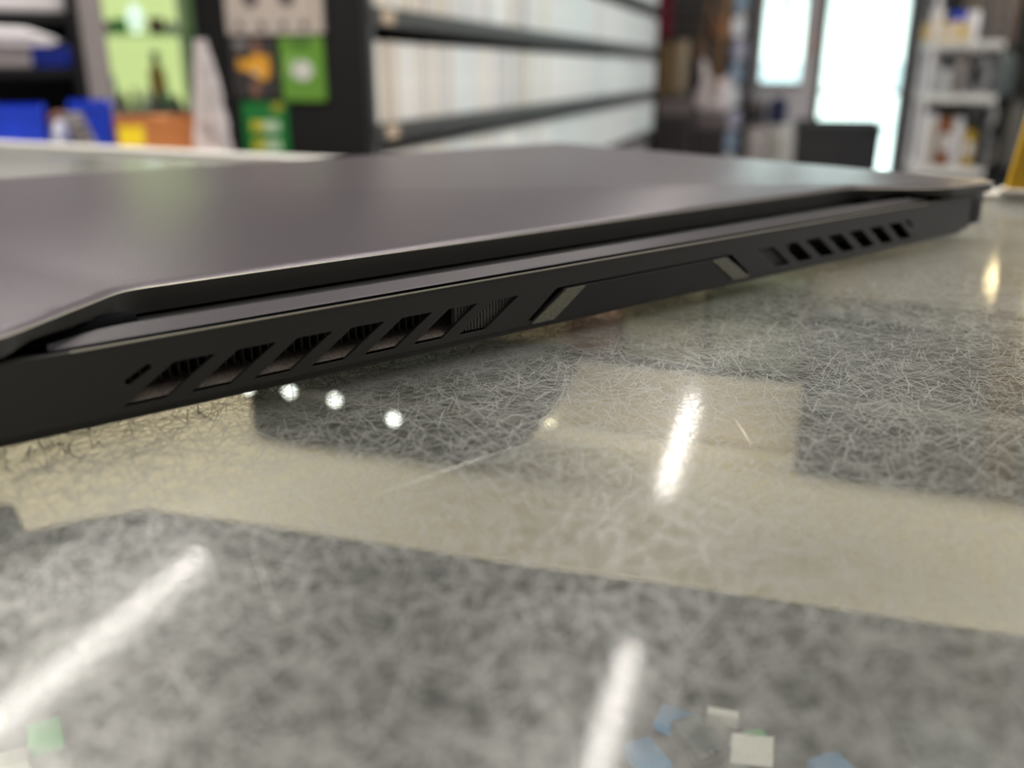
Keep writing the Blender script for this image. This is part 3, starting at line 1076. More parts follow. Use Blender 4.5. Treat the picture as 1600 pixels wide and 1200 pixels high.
def cab_item(name, label, cat, x, yb, wpx, hpx, m, shape, dep=.1, zbase=None):
    s, zb = P(x, yb, CR + dep)
    k = (CR + dep) * 1.0 / 1.0
    sw = abs(P(x + wpx / 2, yb, CR + dep)[0] - P(x - wpx / 2, yb, CR + dep)[0])
    sh = P(x, yb - hpx, CR + dep)[1] - zb
    if zbase is None:
        zbase = z0
    o = thing(name, label, cat, room(s, CR + dep, zbase))
    shape(o, sw, sh, m)
    return o


def sh_box(o, sw, sh, m):
    MB().box(-sw / 2, -.03, 0, sw / 2, .03, sh * .93, .003).build('body', m, o)
    MB().box(-sw / 2 - .001, -.031, sh * .80, sw / 2 + .001, .031, sh, .003).build('lid', m, o)


def sh_bottle(o, sw, sh, m):
    q = sw / 2
    MB().lathe([(q * .9, 0), (q, .004), (q, sh * .6), (q * .45, sh * .8), (q * .42, sh * .88)], None, 16).build('body', m, o, True)
    MB().lathe([(q * .5, sh * .86), (q * .5, sh)], None, 12).build('cap', M_greyw, o, True)


def sh_ball(o, sw, sh, m):
    q = sw / 2
    MB().lathe([(q * .5, 0), (q * .55, sh * .06), (q * .2, sh * .10), (q * .8, sh * .3), (q, sh * .55), (q * .75, sh * .85), (q * .2, sh)], None, 18).build('shade', m, o, True)
    MB().lathe([(q * .6, 0), (q * .6, sh * .05)], None, 14).build('foot', M_greyw, o)


M_cg = mat('clear_green', (.35, .45, .25), .2)
M_dg = mat('dark_goods', (.06, .07, .06), .5)
M_or = mat('orange_goods', (.70, .33, .07), .5)
M_bl = mat('light_blue_goods', (.10, .35, .62), .5)
M_gr = mat('bright_green_goods', (.10, .50, .08), .5)
M_pl = mat('pale_goods', (.55, .58, .50), .4)
cab_item('storage_box', 'bright green box on the cabinet glass shelf', 'box', 188, 52, 24, 24, M_gr, sh_box, .12, zs)
cab_item('storage_box', 'dark box on the cabinet glass shelf left of the green one', 'box', 167, 52, 14, 20, M_dg, sh_box, .12, zs)
cab_item('glass_globe', 'bright white globe ornament on the cabinet glass shelf', 'ornament', 214, 52, 28, 48, mat('white_lamp', (.85, .9, .85), .2, emit=(.9, 1, .9), es=.9), sh_ball, .12, zs)
cab_item('storage_box', 'dark reddish box on the cabinet glass shelf right of the globe', 'box', 246, 52, 24, 26, mat('dark_red_goods', (.14, .06, .05), .5), sh_box, .12, zs)
cab_item('jar', 'pale jar at the right end of the cabinet glass shelf', 'jar', 270, 52, 20, 22, M_pl, sh_bottle, .12, zs)
cab_item('storage_box', 'light blue box at the left foot of the lit cabinet', 'box', 177, 172, 17, 52, M_bl, sh_box, .1)
cab_item('toy_robot', 'orange and grey toy figure on a stand in the lit cabinet', 'toy', 252, 172, 26, 88, M_or, sh_bottle, .16)
cols = [(176, 24, M_pl), (193, 30, M_dg), (214, 34, M_cg), (232, 30, M_pl), (250, 26, M_dg), (263, 34, M_cg), (277, 22, M_dg)]
wd_ = ['first', 'second', 'third', 'fourth', 'fifth', 'sixth', 'seventh']
for i, (x, hpx, m) in enumerate(cols):
    cab_item('bottle', wd_[i] + ' bottle from the left in the bottom row of the lit cabinet', 'bottle', x, 172, 15, hpx, m, sh_bottle, .04).__setitem__('group', 'bottles in the lit cabinet')

AZ = AZ_AISLE
# ------------------------------------------------------------------ game shelving along the aisle
GS, GR0, GR1 = -0.87, 1.84, 6.0
gon = thing('game_shelving', 'long black shelving unit filled with pale game cases', 'shelving', room(GS, GR0, 0))
M_shelf = mat('shelf_black', (0.012, 0.012, 0.0125), .6, spec=.15)
M_lip = mat('shelf_lip', (0.045, 0.043, 0.042), .45, spec=.3)
MB().box(-.40, -.03, 0, .0, 0.0, 1.60, .003).build('end_panel', M_shelf, gon)
MB().box(-.40, 0, 0, -.37, GR1 - GR0, 1.60).build('back_panel', M_shelf, gon)
LEV = [-.590, -.350, -.112, .125, .360]
bays = [0, 1.18, 2.36, 3.54, GR1 - GR0]
for z in LEV:
    for b0, b1 in zip(bays, bays[1:]):
        sh = MB().box(-.37, b0 + .003, CAMZ + z - .030, -.004, b1 - .003, CAMZ + z, .001).build('shelf_board', M_shelf, gon)
        MB().box(-.004, b0 + .004, CAMZ + z - .036, .006, b1 - .004, CAMZ + z + .003, .001).build('lip', M_lip, sh)
for b_ in bays:
    MB().box(-.37, b_ - .006, 0, -.34, b_ + .006, 1.60).build('upright', M_shelf, gon)
MB().box(-.012, .0, 0, .002, .022, 1.60, .002).build('front_post', mat('post_grey', (.05, .05, .05), .4), gon)
for z in (.125, -.112):
    MB().box(.006, .055, CAMZ + z - .030, .008, .115, CAMZ + z - .002, .0005).build('price_tag', mat('tan_tag', (.55, .42, .30), .6), gon)
MB().box(-.40, -.03, 1.60, .01, GR1 - GR0, 1.63, .003).build('top_board', M_shelf, gon)

cases_m = [mat('case_cream', (.82, .76, .64), .3), mat('case_white', (.88, .88, .87), .3), mat('case_grey', (.62, .62, .62), .3), mat('case_blue_white', (.80, .88, .90), .3), mat('case_tan', (.55, .45, .36), .4), mat('case_blush', (.74, .67, .65), .3)]
protos = {}


def case_proto(mi, wdt):
    key = (mi, wdt)
    if key not in protos:
        mb = MB().box(-.132, 0, 0, 0, wdt, .172, .0018)
        me = mb.build('game_case', cases_m[mi])
        protos[key] = me.data
        bpy.data.objects.remove(me)
    return protos[key]


rowlab = {.125: 'upper', -.112: 'middle', -.350: 'lower'}
cnt = 0
rg = random.Random(11)
far = {}


def pick(q):  # cream near, bluish far: lamp warmth and window daylight put into case colours
    near = [0, 0, 0, 1, 1, 5, 4, 2]
    mid = [1, 1, 2, 5, 2, 1, 3, 0]
    fr_ = [3, 3, 1, 1, 3, 1]
    return rg.choice(near if q < .45 else (mid if q < 1.5 else fr_))


for z, q_end, total in ((.125, 1.55, 102), (-.112, 1.75, 115), (-.350, 1.20, 80)):
    q = .035
    n = 0
    while q < GR1 - GR0 - .03:
        wdt = rg.choice([.0145, .0145, .0145, .020])
        if any(b_ - .022 < q < b_ + .008 for b_ in bays[1:-1]):
            q += .004
            continue
        mi = pick(q)
        off = rg.uniform(-.006, .0)
        if n < total:
            nb = 'nearest shelving bay' if q < 1.18 else 'second shelving bay'
            o = bpy.data.objects.new('game_case', case_proto(mi, wdt))
            C.objects.link(o)
            o.location = room(GS - .006 + off, GR0 + q, CAMZ + z + .0002)
            o.rotation_euler = (0, 0, -AZ)
            tag(o, 'pale game case in the %s row of the %s' % (rowlab[z], nb), 'game case', 'game cases in the %s row of the %s' % (rowlab[z], nb))
            n += 1
        else:
            far.setdefault(z, []).append((q, wdt, mi, off))
        q += wdt + rg.choice([.0004, .0004, .0004, .0004, .003])
far[.360] = []
q = .035
while q < GR1 - GR0 - .03:
    if not any(b_ - .022 < q < b_ + .008 for b_ in bays[1:-1]):
        far[.360].append((q, .0145, pick(q), rg.uniform(-.006, 0)))
    q += .0149
for z, l in far.items():
    mb = MB()
    for q, wdt, mi, off in l:
        mb.mi = mi
        mb.box(-.138 + off, q, 0, -.006 + off, q + wdt, .172)
    o = mb.build('game_cases', cases_m, loc=room(GS, GR0, CAMZ + z + .0002), rotz=-AZ)
    o['kind'] = 'stuff'
    tag(o, {.125: 'far run of pale game cases in the upper row', -.112: 'far run of pale game cases in the middle row', -.350: 'far run of pale game cases in the lower row', .360: 'row of pale game cases on the topmost shelf'}[z], 'game cases')

# cards hanging on the black end panel
PR = GR0 - .034


def card(name, label, cat, x0, y0, x1, y1, m, dep=.006, group=None, r=.004, rot=0.0):
    s0, s1, z0, z1 = rect(x0, y0, x1, y1, PR)
    o = thing(name, label, cat, room((s0 + s1) / 2, PR, z0), group=group)
    hw, hh = (s1 - s0) / 2, z1 - z0
    hole = [(-.010, hh - .008), (.010, hh - .008), (.010, hh - .005), (-.010, hh - .005)]
    plate('card', rounded([(-hw, 0), (hw, 0), (hw, hh), (-hw, hh)], r), [hole], dep, m, o, .0008, M=Matrix(((1, 0, 0, 0), (0, 0, -1, 0), (0, 1, 0, 0), (0, 0, 0, 1))))
    MB().tube([(0, .0035, hh - .0065), (0, -.012, hh - .0065), (0, -.014, hh - .002)], .0012, 6).build('peg', M_greyw, o)
    return o, hw, hh


def disc(o, name, m, x, z, rx, rz, y=-.0045):
    pts = [(x + rx * math.cos(2 * PI * k / 24), z + rz * math.sin(2 * PI * k / 24)) for k in range(24)]
    return MB().prism(pts, y, y + .002, Matrix(((1, 0, 0, 0), (0, 0, 1, 0), (0, 1, 0, 0), (0, 0, 0, 1)))).build(name, m, o)


o, hw, hh = card('pegboard_pack', 'beige hanging pack with dark round windows at the top of the black end panel', 'pack', 352, -60, 503, 53, mat('beige_card', (.42, .37, .33), .6), .010)
for i, (fx, fz, r_) in enumerate([(-.45, .52, .020), (.30, .52, .020), (-.72, .12, .008), (-.25, .12, .008), (.20, .12, .008), (.62, .12, .008), (-.72, .82, .012), (.68, .82, .012)]):
    disc(o, 'window', mat('brown_window', (.10, .085, .085), .4), fx * hw, fz * hh, r_, r_ * .95, -.0065)
MB().box(hw * .80, -.0062, .004, hw * .84, -.005, hh - .012).build('edge_band', mat('tan_band', (.33, .28, .22), .6), o)
o, hw, hh = card('gift_card', 'dark card with an orange yellow shape on the black end panel', 'gift card', 364, 60, 434, 152, mat('charcoal_card', (.035, .032, .032), .4))
M_oy = mat('orange_yellow', (.62, .30, .02), .5)
pts = [(-.75, .50), (-.70, .68), (-.35, .62), (.0, .74), (.35, .72), (.68, .72), (.72, .40), (.55, .30), (.25, .28), (.0, .42), (-.35, .44)]
MB().prism(rounded([(a * hw, c * hh) for a, c in pts], .004), -.0045, -.003, Matrix(((1, 0, 0, 0), (0, 0, 1, 0), (0, 1, 0, 0), (0, 0, 0, 1)))).build('printed_shape', M_oy, o)
disc(o, 'pale_patch', mat('pale_orange', (.72, .50, .28), .5), hw * .08, hh * .43, hw * .22, hh * .05, -.0052)
MB().box(-hw * .2, -.0042, hh * .02, hw * .18, -.003, hh * .28).build('brown_band', mat('brown_band', (.20, .10, .07), .5), o)
MB().box(-hw * .05, -.0042, hh * .72, hw * .3, -.003, hh * .97).build('brown_band', mat('brown_band', (.20, .10, .07), .5), o)
disc(o, 'grey_mark', M_greyw, -hw * .55, hh * .90, hw * .3, hh * .08)
o, hw, hh = card('gift_card', 'light green card with a white round emblem on the black end panel', 'gift card', 441, 58, 507, 157, mat('leaf_green', (.115, .27, .035), .35))
disc(o, 'emblem', mat('emblem_grey', (.52, .54, .50), .5), 0, hh * .48, hw * .50, hh * .165)
MB().prism([(-hw * .9, hh * .30), (-hw * .70, hh * .70), (-hw * .40, hh * .78), (-hw * .55, hh * .5)], -.0042, -.003, Matrix(((1, 0, 0, 0), (0, 0, 1, 0), (0, 1, 0, 0), (0, 0, 0, 1)))).build('pale_sweep', mat('pale_leaf', (.24, .42, .12), .4), o)
MB().box(-hw * .55, -.0042, hh * .86, hw * .5, -.003, hh * .96).build('dark_band', mat('dark_leaf', (.05, .13, .02), .4), o)
o, hw, hh = card('gift_card', 'dark green card with two yellow and white bars on the black end panel', 'gift card', 383, 160, 451, 262, mat('deep_green', (.008, .165, .030), .35))
M_ylw = mat('bar_yellow', (.50, .45, .03), .5)
M_bw = mat('bar_white', (.45, .60, .42), .5)
for zc in (.64, .35):
    MB().box(-hw * .62, -.0045, hh * (zc - .08), -hw * .05, -.003, hh * (zc + .08), .0005).build('yellow_bar', M_ylw, o)
    MB().box(-hw * .05, -.0045, hh * (zc - .08), hw * .66, -.003, hh * (zc + .08), .0005).build('white_bar', M_bw, o)
disc(o, 'corner_dot', mat('olive_dot', (.28, .26, .02), .5), hw * .62, hh * .93, hw * .28, hh * .07)

# ------------------------------------------------------------------ guitar corner beyond the shelving
QR = 6.25
wall = thing('display_wall', 'dark slatted display wall behind the guitars', 'display wall', room(0, 6.6, 0))
s0, s1 = P(1016, 100, 6.6)[0], P(1178, 100, 6.6)[0]
MB().box(s0, .02, 0, s1, .06, 2.3).build('board', M_blackw, wall)
M_slat = mat('slat_brown', (.055, .045, .042), .5)
for k in range(22):
    MB().box(s0, 0, .10 + k * .10, s1, .02, .185 + k * .10, .003).build('slat', M_slat, wall)


def qbox(name, label, cat, x0, y0, x1, y1, r, dep, m, kid, base=None):
    s0, s1, z0, z1 = rect(x0, y0, x1, y1, r)
    if base is not None:
        z0 = base
    o = thing(name, label, cat, room((s0 + s1) / 2, r, z0))
    kid(o, s1 - s0, dep, z1 - z0, m)
    return o


def k_amp(o, W, D, H, m):
    MB().box(-W / 2, 0, 0, W / 2, D, H, .01).build('cabinet', m, o)
    MB().box(-W * .43, -.006, H * .08, W * .43, .0, H * .70, .003).build('grille', mat('speaker_cloth', (.035, .028, .028), .9, bump=.5, bscale=300), o)
    MB().box(-W * .43, -.004, H * .76, W * .43, .0, H * .92, .002).build('control_panel', mat('amp_panel', (.20, .16, .16), .35), o)
    for k in range(4):
        MB().lathe([(W * .035, 0), (W * .03, .012)], Matrix.Translation((-W * .3 + k * W * .2, -.004, H * .84)) @ Matrix.Rotation(PI / 2, 4, 'X'), 10).build('knob', M_blackw, o)
    MB().tube([(-W * .2, D / 2, H), (-W * .15, D / 2, H + .02), (W * .15, D / 2, H + .02), (W * .2, D / 2, H)], .006).build('handle', M_blackw, o, True)


def k_case(o, W, D, H, m):
    MB().box(-W / 2, 0, 0, W / 2, D, H, min(.02, W * .2)).build('body', m, o, True)
    MB().box(-W * .1, -.006, H * .45, W * .1, .0, H * .55, .002).build('latch', M_greyw, o)
    MB().box(-W / 2 - .002, D * .45, .01, W / 2 + .002, D * .55, H - .01, .001).build('seam', M_blackw, o)


def k_garment(o, W, D, H, m):
    pts = rounded([(-W / 2, 0), (W / 2, 0), (W * .48, H * .8), (W * .2, H), (-W * .2, H), (-W * .48, H * .8)], W * .1)
    MB().prism(pts, 0, D, Matrix(((1, 0, 0, 0), (0, 0, 1, 0), (0, 1, 0, 0), (0, 0, 0, 1))), .008).build('cloth', m, o, True)
    MB().tube([(0, D / 2, H), (0, D / 2, H + .012), (.006, D / 2, H + .018), (.012, D / 2, H + .012)], .003).build('hook', M_greyw, o, True)


M_amp = mat('amp_vinyl', (.075, .060, .060), .55)
qbox('amplifier', 'dark guitar amplifier at the foot of the display wall, left one', 'amplifier', 1022, 150, 1080, 262, QR - .1, .17, M_amp, k_amp)
qbox('amplifier', 'dark guitar amplifier at the foot of the display wall, right one', 'amplifier', 1083, 176, 1136, 262, QR - .1, .17, M_amp, k_amp)
qbox('hanging_jacket', 'dark red cloth hanging at the end of the game shelving', 'clothing', 1026, -30, 1048, 60, 6.5, .06, mat('dark_red_cloth', (.16, .006, .02), .9), k_garment)
qbox('guitar_case', 'brown upright guitar case at the end of the game shelving', 'guitar case', 1029, 66, 1053, 150, 6.44, .1, mat('brown_case', (.20, .12, .045), .6), k_case, 0.0)
qbox('guitar_case', 'narrow cream guitar case beside the brown one', 'guitar case', 1055, 62, 1073, 155, 6.44, .1, mat('cream_case', (.42, .33, .22), .6), k_case, 0.0)


def guitar(label, xc, yb, wpx, r, m, tilt=0.0, neck=(.30, .2, .12)):
    s, zb = P(xc, yb, r)
    W = abs(P(xc + wpx / 2, yb, r)[0] - P(xc - wpx / 2, yb, r)[0])
    o = thing('electric_guitar', label, 'guitar', room(s, r, zb))
    k = W / .33
    body = [(0, 0), (.10, .012), (.155, .07), (.165, .14), (.135, .22), (.125, .27), (.15, .33), (.14, .395), (.115, .38), (.085, .32), (.05, .30), (-.05, .30),
            (-.075, .33), (-.10, .41), (-.135, .455), (-.155, .42), (-.150, .35), (-.125, .28), (-.135, .22), (-.165, .14), (-.155, .07), (-.10, .012)]
    Mx = Matrix.Translation((0, 0, 0)) @ Matrix.Rotation(tilt, 4, 'Y') @ Matrix(((k, 0, 0, 0), (0, 0, k, 0), (0, k, 0, 0), (0, 0, 0, 1)))
    MB().prism(rounded(body, .03), 0, .045, Mx, .008 * k).build('body', m, o, True)
    MB().prism([(-.022, .22), (.022, .22), (.020, .90), (-.020, .90)], -.012, .006, Mx).build('neck', mat('neck_wood', (.28, .15, .06), .5), o)
    MB().prism(rounded([(-.03, .90), (.03, .90), (.05, 1.02), (.0, 1.07), (-.04, 1.04)], .01), -.008, .006, Mx).build('headstock', mat('neck_wood', (.28, .15, .06), .5), o)
    MB().prism([(-.03, .10), (.03, .10), (.03, .125), (-.03, .125)], -.008, .0, Mx).build('bridge', mat('steel', (.5, .5, .52), .3, 1), o)
    for zc in (.15, .20):
        MB().prism([(-.035, zc), (.035, zc), (.035, zc + .016), (-.035, zc + .016)], -.006, .0, Mx).build('pickup', M_blackw, o)
    return o


guitar('white electric guitar hanging in front of the dark amplifiers', 1112, 178, 60, 6.38, mat('guitar_white', (.86, .74, .72), .3), .08)
guitar('orange brown electric guitar hanging at the top of the display wall', 1130, 60, 30, 6.53, mat('guitar_orange', (.36, .14, .05), .35), -.1)
guitar('dark blue electric guitar hanging below the orange brown one', 1146, 122, 34, 6.50, mat('guitar_navy', (.010, .014, .045), .3), .1)
guitar('brown electric guitar hanging left of the orange brown one', 1093, 96, 28, 6.53, mat('guitar_brown', (.15, .085, .05), .35), .12)
# packet stand at the window
s, _ = P(1152, 100, 5.6)
st = thing('packet_stand', 'tall bright metal stand hung with shiny packets beside the guitars', 'stand', room(s, 5.6, 0))
MB().tube([(0, 0, .02), (0, 0, 1.0), (0, 0, 2.0)], .012, 10).build('pole', mat('steel', (.5, .5, .52), .3, 1), st, True)
MB().lathe([(.2, 0), (.2, .015), (.03, .03)], None, 20).build('base', M_greyw, st, True)
M_pk = [mat('packet_white', (.70, .72, .78), .2), mat('packet_blue', (.25, .34, .46), .2), mat('packet_violet', (.40, .40, .52), .2)]
for k in range(10):
    z = .50 + k * .125
    MB().prism(rounded([(-.035, 0), (.035, 0), (.033, .10), (-.033, .10)], .006), -.03, -.018, Matrix(((1, 0, 0, (k % 3 - 1) * .008), (0, 0, 1, 0), (0, 1, 0, z), (0, 0, 0, 1))), .003).build('packet', M_pk[k % 3], st)

# low things under the window
M_cream = mat('cream_board', (.46, .43, .38), .6)
qbox('storage_cabinet', 'cream cabinet under the small window, right one', 'cabinet', 1198, 196, 1234, 262, 6.3, .3, M_cream, k_case)
qbox('storage_cabinet', 'pinkish cabinet under the small window, left one', 'cabinet', 1163, 200, 1196, 262, 6.3, .3, mat('pink_board', (.42, .36, .34), .6), k_case)
qbox('printer', 'pale printer on the left cabinet under the small window', 'printer', 1168, 150, 1198, 198, 6.35, .25, mat('printer_grey', (.28, .26, .27), .5), k_amp)
qbox('backpack', 'navy backpack on the cabinet under the small window', 'bag', 1200, 152, 1230, 194, 6.35, .2, mat('navy_cloth', (.012, .016, .055), .8), k_garment)
qbox('wall_sign', 'small pinkish sign on the wall between window and door', 'sign', 1257, 52, 1279, 80, RW - .025, .02, mat('pink_card', (.60, .44, .40), .6), k_case)


def k_bin(o, W, D, H, m):
    Mx = Matrix(((1, 0, 0, 0), (0, 0, 1, 0), (0, 1, 0, 0), (0, 0, 0, 1)))
    mb = MB()
    mb.prism([(-W * .46, 0), (W * .46, 0), (W * .5, H), (-W * .5, H)], 0, .012, Mx)
    mb.prism([(-W * .46, 0), (W * .46, 0), (W * .5, H), (-W * .5, H)], D - .012, D, Mx)
    mb.box(-W * .48, 0, 0, -W * .47, D, H)
    mb.box(W * .47, 0, 0, W * .48, D, H)
    mb.box(-W * .46, 0, 0, W * .46, D, .012)
    mb.build('body', m, o)
    MB().box(-W * .52, -.012, H - .03, W * .52, .006, H, .004).build('rim', m, o)
    MB().box(-W * .52, D - .006, H - .03, W * .52, D + .012, H, .004).build('rim', m, o)
    MB().prism([(W * .02, H * .1), (W * .06, H * .1), (W * .16, H * .9), (W * .12, H * .9)], -.004, 0, Mx).build('rib', m, o)


qbox('storage_tub', 'black plastic tub standing in front of the bright glass door', 'tub', 1232, 193, 1366, 420, 5.0, .45, mat('tub_black', (.022, .022, .026), .45), k_bin, .0)

# ------------------------------------------------------------------ rack of goods on the right
KR = 3.5
rck = thing('goods_rack', 'white wire goods rack on the right in front of the dark goods', 'rack', room(0, KR, 0))
sa, sb = P(1450, 120, KR)[0], P(1556, 120, KR)[0]
M_wire = mat('white_wire', (.66, .66, .70), .3)
for sx in (sa, sb):
    for ry in (0, .26):
        u = MB()
        u.tube([(sx, ry, 0), (sx, ry, 1.0), (sx, ry, 1.55)], .009, 10)
        for k in range(30):
            u.lathe([(.009, -.006), (.013, 0), (.009, .006)], Matrix.Translation((sx, ry, .05 + k * .05)), 10)
        u.build('post', M_wire if sx == sa else mat('dark_post', (.07, .07, .075), .4), rck, True)
RK = {}
for nm, yy in (('a', 64), ('b', 148), ('c', 262)):
    zz = P(1480, yy, KR)[1]
    RK[nm] = zz
    mb = MB()
    for k in range(9):
        mb.box(sa, k * .0325 - .004, zz - .008, sb, k * .0325 + .004, zz)
    mb.box(sa - .01, -.012, zz - .024, sb + .01, -.002, zz, .002)
    mb.box(sa - .01, .26, zz - .034, sb + .01, .27, zz, .002)
    mb.box(sa - .012, 0, zz - .030, sa - .002, .26, zz, .002)
    mb.box(sb + .002, 0, zz - .030, sb + .012, .26, zz, .002)
    mb.build('wire_shelf', mat('shelf_white', (.66, .66, .64), .35), rck)


def k_cyl(o, W, D, H, m):
    q = W / 2
    MB().lathe([(q * .95, 0), (q, .003), (q, H * .86), (q * .9, H * .9)], Matrix.Translation((0, D / 2, 0)), 18).build('body', m, o, True)
    MB().lathe([(q * .92, H * .88), (q * .92, H)], Matrix.Translation((0, D / 2, 0)), 18).build('lid', M_wire, o, True)


def k_box2(o, W, D, H, m):
    MB().box(-W / 2, 0, 0, W / 2, D, H, .003).build('body', m, o)
    MB().box(-W * .35, -.0012, H * .3, W * .30, 0, H * .7, .0004).build('label', M_tag, o)
    MB().box(-W / 2 - .0006, D * .45, -.0, W / 2 + .0006, D * .55, H + .0006).build('tape', mat('tape', (.45, .38, .28), .3), o)


def k_speaker(o, W, D, H, m):
    MB().box(-W / 2, 0, 0, W / 2, D, H, .006).build('body', m, o)
    for zc, q in ((.32, .36), (.74, .22)):
        MB().lathe([(W * q, 0), (W * q * .9, .004), (W * q * .4, -.004), (W * .05, .002)], Matrix.Translation((0, 0, H * zc)) @ Matrix.Rotation(PI / 2, 4, 'X'), 20).build('cone', M_greyw, o, True)


def k_coil(o, W, D, H, m):
    for k in range(5):
        pts = [(W / 2 * math.cos(a) * (1 - .06 * k), .01 + k * .012 + .004 * math.sin(3 * a), H / 2 + H / 2 * math.sin(a) * (1 - .05 * k)) for a in [2 * PI * j / 24 for j in range(25)]]
        MB().tube(pts, .006, 6).build('loop', m, o, True)
    MB().tube([(0, .0, H * 1.0), (0, .03, H * 1.03), (0, .07, H * 1.0)], .005, 6).build('tie', M_blackw, o, True)


m_y = mat('straw_yellow', (.66, .47, .16), .5)
q_ = [('carton', 'long straw yellow carton on the top shelf of the white rack', 'box', 1446, 36, 1510, 64, .03, .12, m_y, k_box2, 'a'),
      ('canister', 'white canister on the top shelf of the white rack', 'canister', 1512, 16, 1532, 64, .05, .07, M_wire, k_cyl, 'a'),
      ('carton', 'dark navy carton behind the straw yellow carton', 'box', 1450, -10, 1481, 64, .155, .1, mat('navy_card', (.012, .014, .04), .5), k_box2, 'a'),
      ('carton', 'bright blue carton behind the white canister', 'box', 1483, 18, 1512, 64, .155, .09, M_bluebin, k_box2, 'a'),
      ('canister', 'pale grey canister on the left of the middle rack shelf', 'canister', 1447, 80, 1474, 148, .05, .09, mat('pale_grey_can', (.52, .54, .56), .3), k_cyl, 'b'),
      ('canister', 'short pale canister in the middle of the middle rack shelf', 'canister', 1467, 108, 1492, 148, .02, .08, mat('pale_grey_can', (.52, .54, .56), .3), k_cyl, 'b'),
      ('speaker', 'tall taupe speaker on the middle rack shelf', 'speaker', 1494, 70, 1510, 148, .03, .12, mat('taupe_box', (.24, .21, .20), .5), k_speaker, 'b'),
      ('cable_coil', 'grey cable coil with a red tie on the right of the middle rack shelf', 'cable', 1512, 92, 1544, 146, .04, .1, mat('cable_grey', (.26, .26, .28), .4), k_coil, 'b'),
      ('canister', 'tall white canister on the bottom rack shelf', 'canister', 1437, 178, 1464, 262, .03, .1, mat('milky_white', (.66, .64, .60), .3), k_cyl, 'c'),
      ('carton', 'orange brown carton next to the tall white canister', 'box', 1463, 186, 1490, 262, .08, .12, mat('rust_card', (.26, .085, .025), .6), k_box2, 'c'),
      ('canister', 'slim white canister in front of the orange brown carton', 'canister', 1489, 184, 1504, 262, .02, .07, M_wire, k_cyl, 'c'),
      ('carton', 'slim yellow carton on the bottom rack shelf', 'box', 1506, 204, 1521, 262, .05, .1, mat('amber_card', (.42, .27, .015), .5), k_box2, 'c'),
      ('speaker', 'black speaker at the right of the bottom rack shelf', 'speaker', 1525, 172, 1541, 262, .05, .12, M_blackw, k_speaker, 'c')]
for nm, lab, cat, x0, y0, x1, y1, dr, dep, m, kid, shl in q_:
    qbox(nm, lab, cat, x0, y0, x1, y1, KR + dr, dep, m, kid, RK[shl] + .0005)
# dark goods on a wall panel to the right of the rack
DR = 4.15
wl2 = thing('goods_display', 'tall black panel carrying bags and cables at the right frame edge', 'display wall', room(0, DR + .25, 0))
s0, s1 = P(1442, 100, DR + .25)[0], P(1690, 100, DR + .25)[0]
MB().box(s0, 0, 0, s1, .05, 2.05).build('board', M_blackw, wl2)
for k in range(12):
    MB().box(s0, -.015, .30 + k * .14, s1, 0, .42 + k * .14, .003).build('slat', mat('dark_slat', (.014, .0145, .015), .6, spec=.15), wl2)
gd = [(1500, -20, 1545, 62, 'charcoal bag hanging at the top of the black panel beside the white canister', (.045, .04, .04)),
      (1548, -25, 1592, 70, 'brownish black bag hanging at the top right of the black panel', (.07, .05, .045)),
      (1546, 78, 1586, 150, 'dark teal bag hanging in the middle of the black panel', (.03, .045, .05)),
      (1568, 162, 1598, 262, 'grey black bag hanging at the bottom of the black panel', (.06, .058, .055))]
for x0, y0, x1, y1, lab, c in gd:
    qbox('hanging_bag', lab, 'bag', x0, y0, x1, y1, DR + .12, .10, mat('bag_%d' % x0 + '_%d' % y0, c, .6), k_garment)
for x0, y0, x1, y1, lab, g in [(1520, 158, 1556, 205, 'pale grey cable coil hanging low on the black panel', .34), (1524, 212, 1556, 258, 'grey cable coil hanging lowest on the black panel', .20)]:
    qbox('cable_coil', lab, 'cable', x0, y0, x1, y1, DR + .155, .1, mat('cable_%d' % int(g * 100), (g, g, g * 1.02), .35), k_coil)

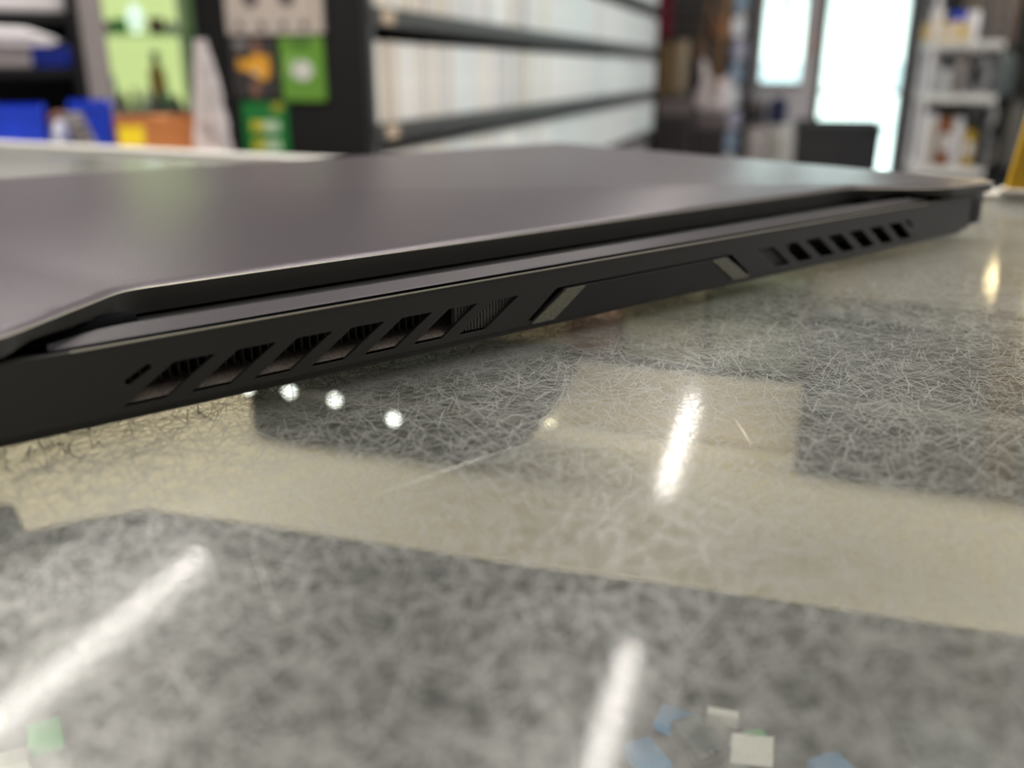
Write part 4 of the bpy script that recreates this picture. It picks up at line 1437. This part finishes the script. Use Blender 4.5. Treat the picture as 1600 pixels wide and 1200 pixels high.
# yellow upright bar standing on the back rim at the right
bx, by = PZ(1587, 304, COUNTER + .004)
yb = thing('yellow_bar', 'yellow upright bar standing on the counter rim at the right frame edge', 'bar', (bx, by, COUNTER + .0042), CROT)
Mt = Matrix.Rotation(.10, 4, 'Y')
MB().box(-.0055, -.004, .0008, .010, .006, .30, .0012, Mt).build('bar', mat('bright_yellow', (.72, .42, .003), .4), yb)
MB().box(-.0058, -.0045, .045, .006, -.0038, .058, .0003, Mt).build('red_mark', mat('red_mark', (.35, .05, .03), .5), yb)
MB().box(-.008, -.006, 0, .013, .008, .003, .001).build('foot', M_rim, yb)

# warm pendant lamp whose glow shows in the glass at the right
ps, pr2 = 3.3 * math.tan(math.radians(30.45)), 3.3
pz = COUNTER + .68
pl = thing('pendant_lamp', 'warm globe pendant lamp reflected as the yellow glow on the glass at the right', 'lamp', (ps, pr2, pz))
MB().lathe([(.01, -.12), (.09, -.095), (.15, -.03), (.15, .03), (.08, .085), (.02, .10)], None, 20).build('globe', mat('warm_globe', (.9, .8, .6), .4, emit=(1.0, .80, .42), es=16), pl, True)
MB().lathe([(.03, .085), (.03, .14), (.012, .15)], None, 14).build('socket', M_blackw, pl, True)
MB().tube([(0, 0, .15), (0, 0, .5), (0, 0, CEIL - pz)], .004, 6).build('cord', M_blackw, pl)

# long single scratches that stand out on the glass
for nm, x0, y0, x1, y1, wd in [('a', 582, 775, 838, 688, .00024), ('b', 1146, 652, 1176, 700, .00022), ('c', 1108, 652, 1146, 660, .00012), ('e', 386, 835, 440, 990, .00012)]:
    a, c = Vector(PZ(x0, y0, COUNTER)), Vector(PZ(x1, y1, COUNTER))
    Mi = Matrix.Rotation(-CROT, 2)
    a, c = Mi @ a, Mi @ c
    d = (c - a).normalized()
    n = Vector((-d.y, d.x))
    m_ = (a + c) / 2 + n * .0002
    zq = COUNTER + .00005
    mb = MB()
    mb.strip([[(a.x, a.y, zq), (m_.x - n.x * wd / 2, m_.y - n.y * wd / 2, zq), (c.x, c.y, zq)],
              [(a.x + n.x * 1e-5, a.y + n.y * 1e-5, zq), (m_.x + n.x * wd / 2, m_.y + n.y * wd / 2, zq), (c.x + n.x * 1e-5, c.y + n.y * 1e-5, zq)]])
    mb.build('scratch', mat('scratch_white', (.80, .78, .72), .35), counter)
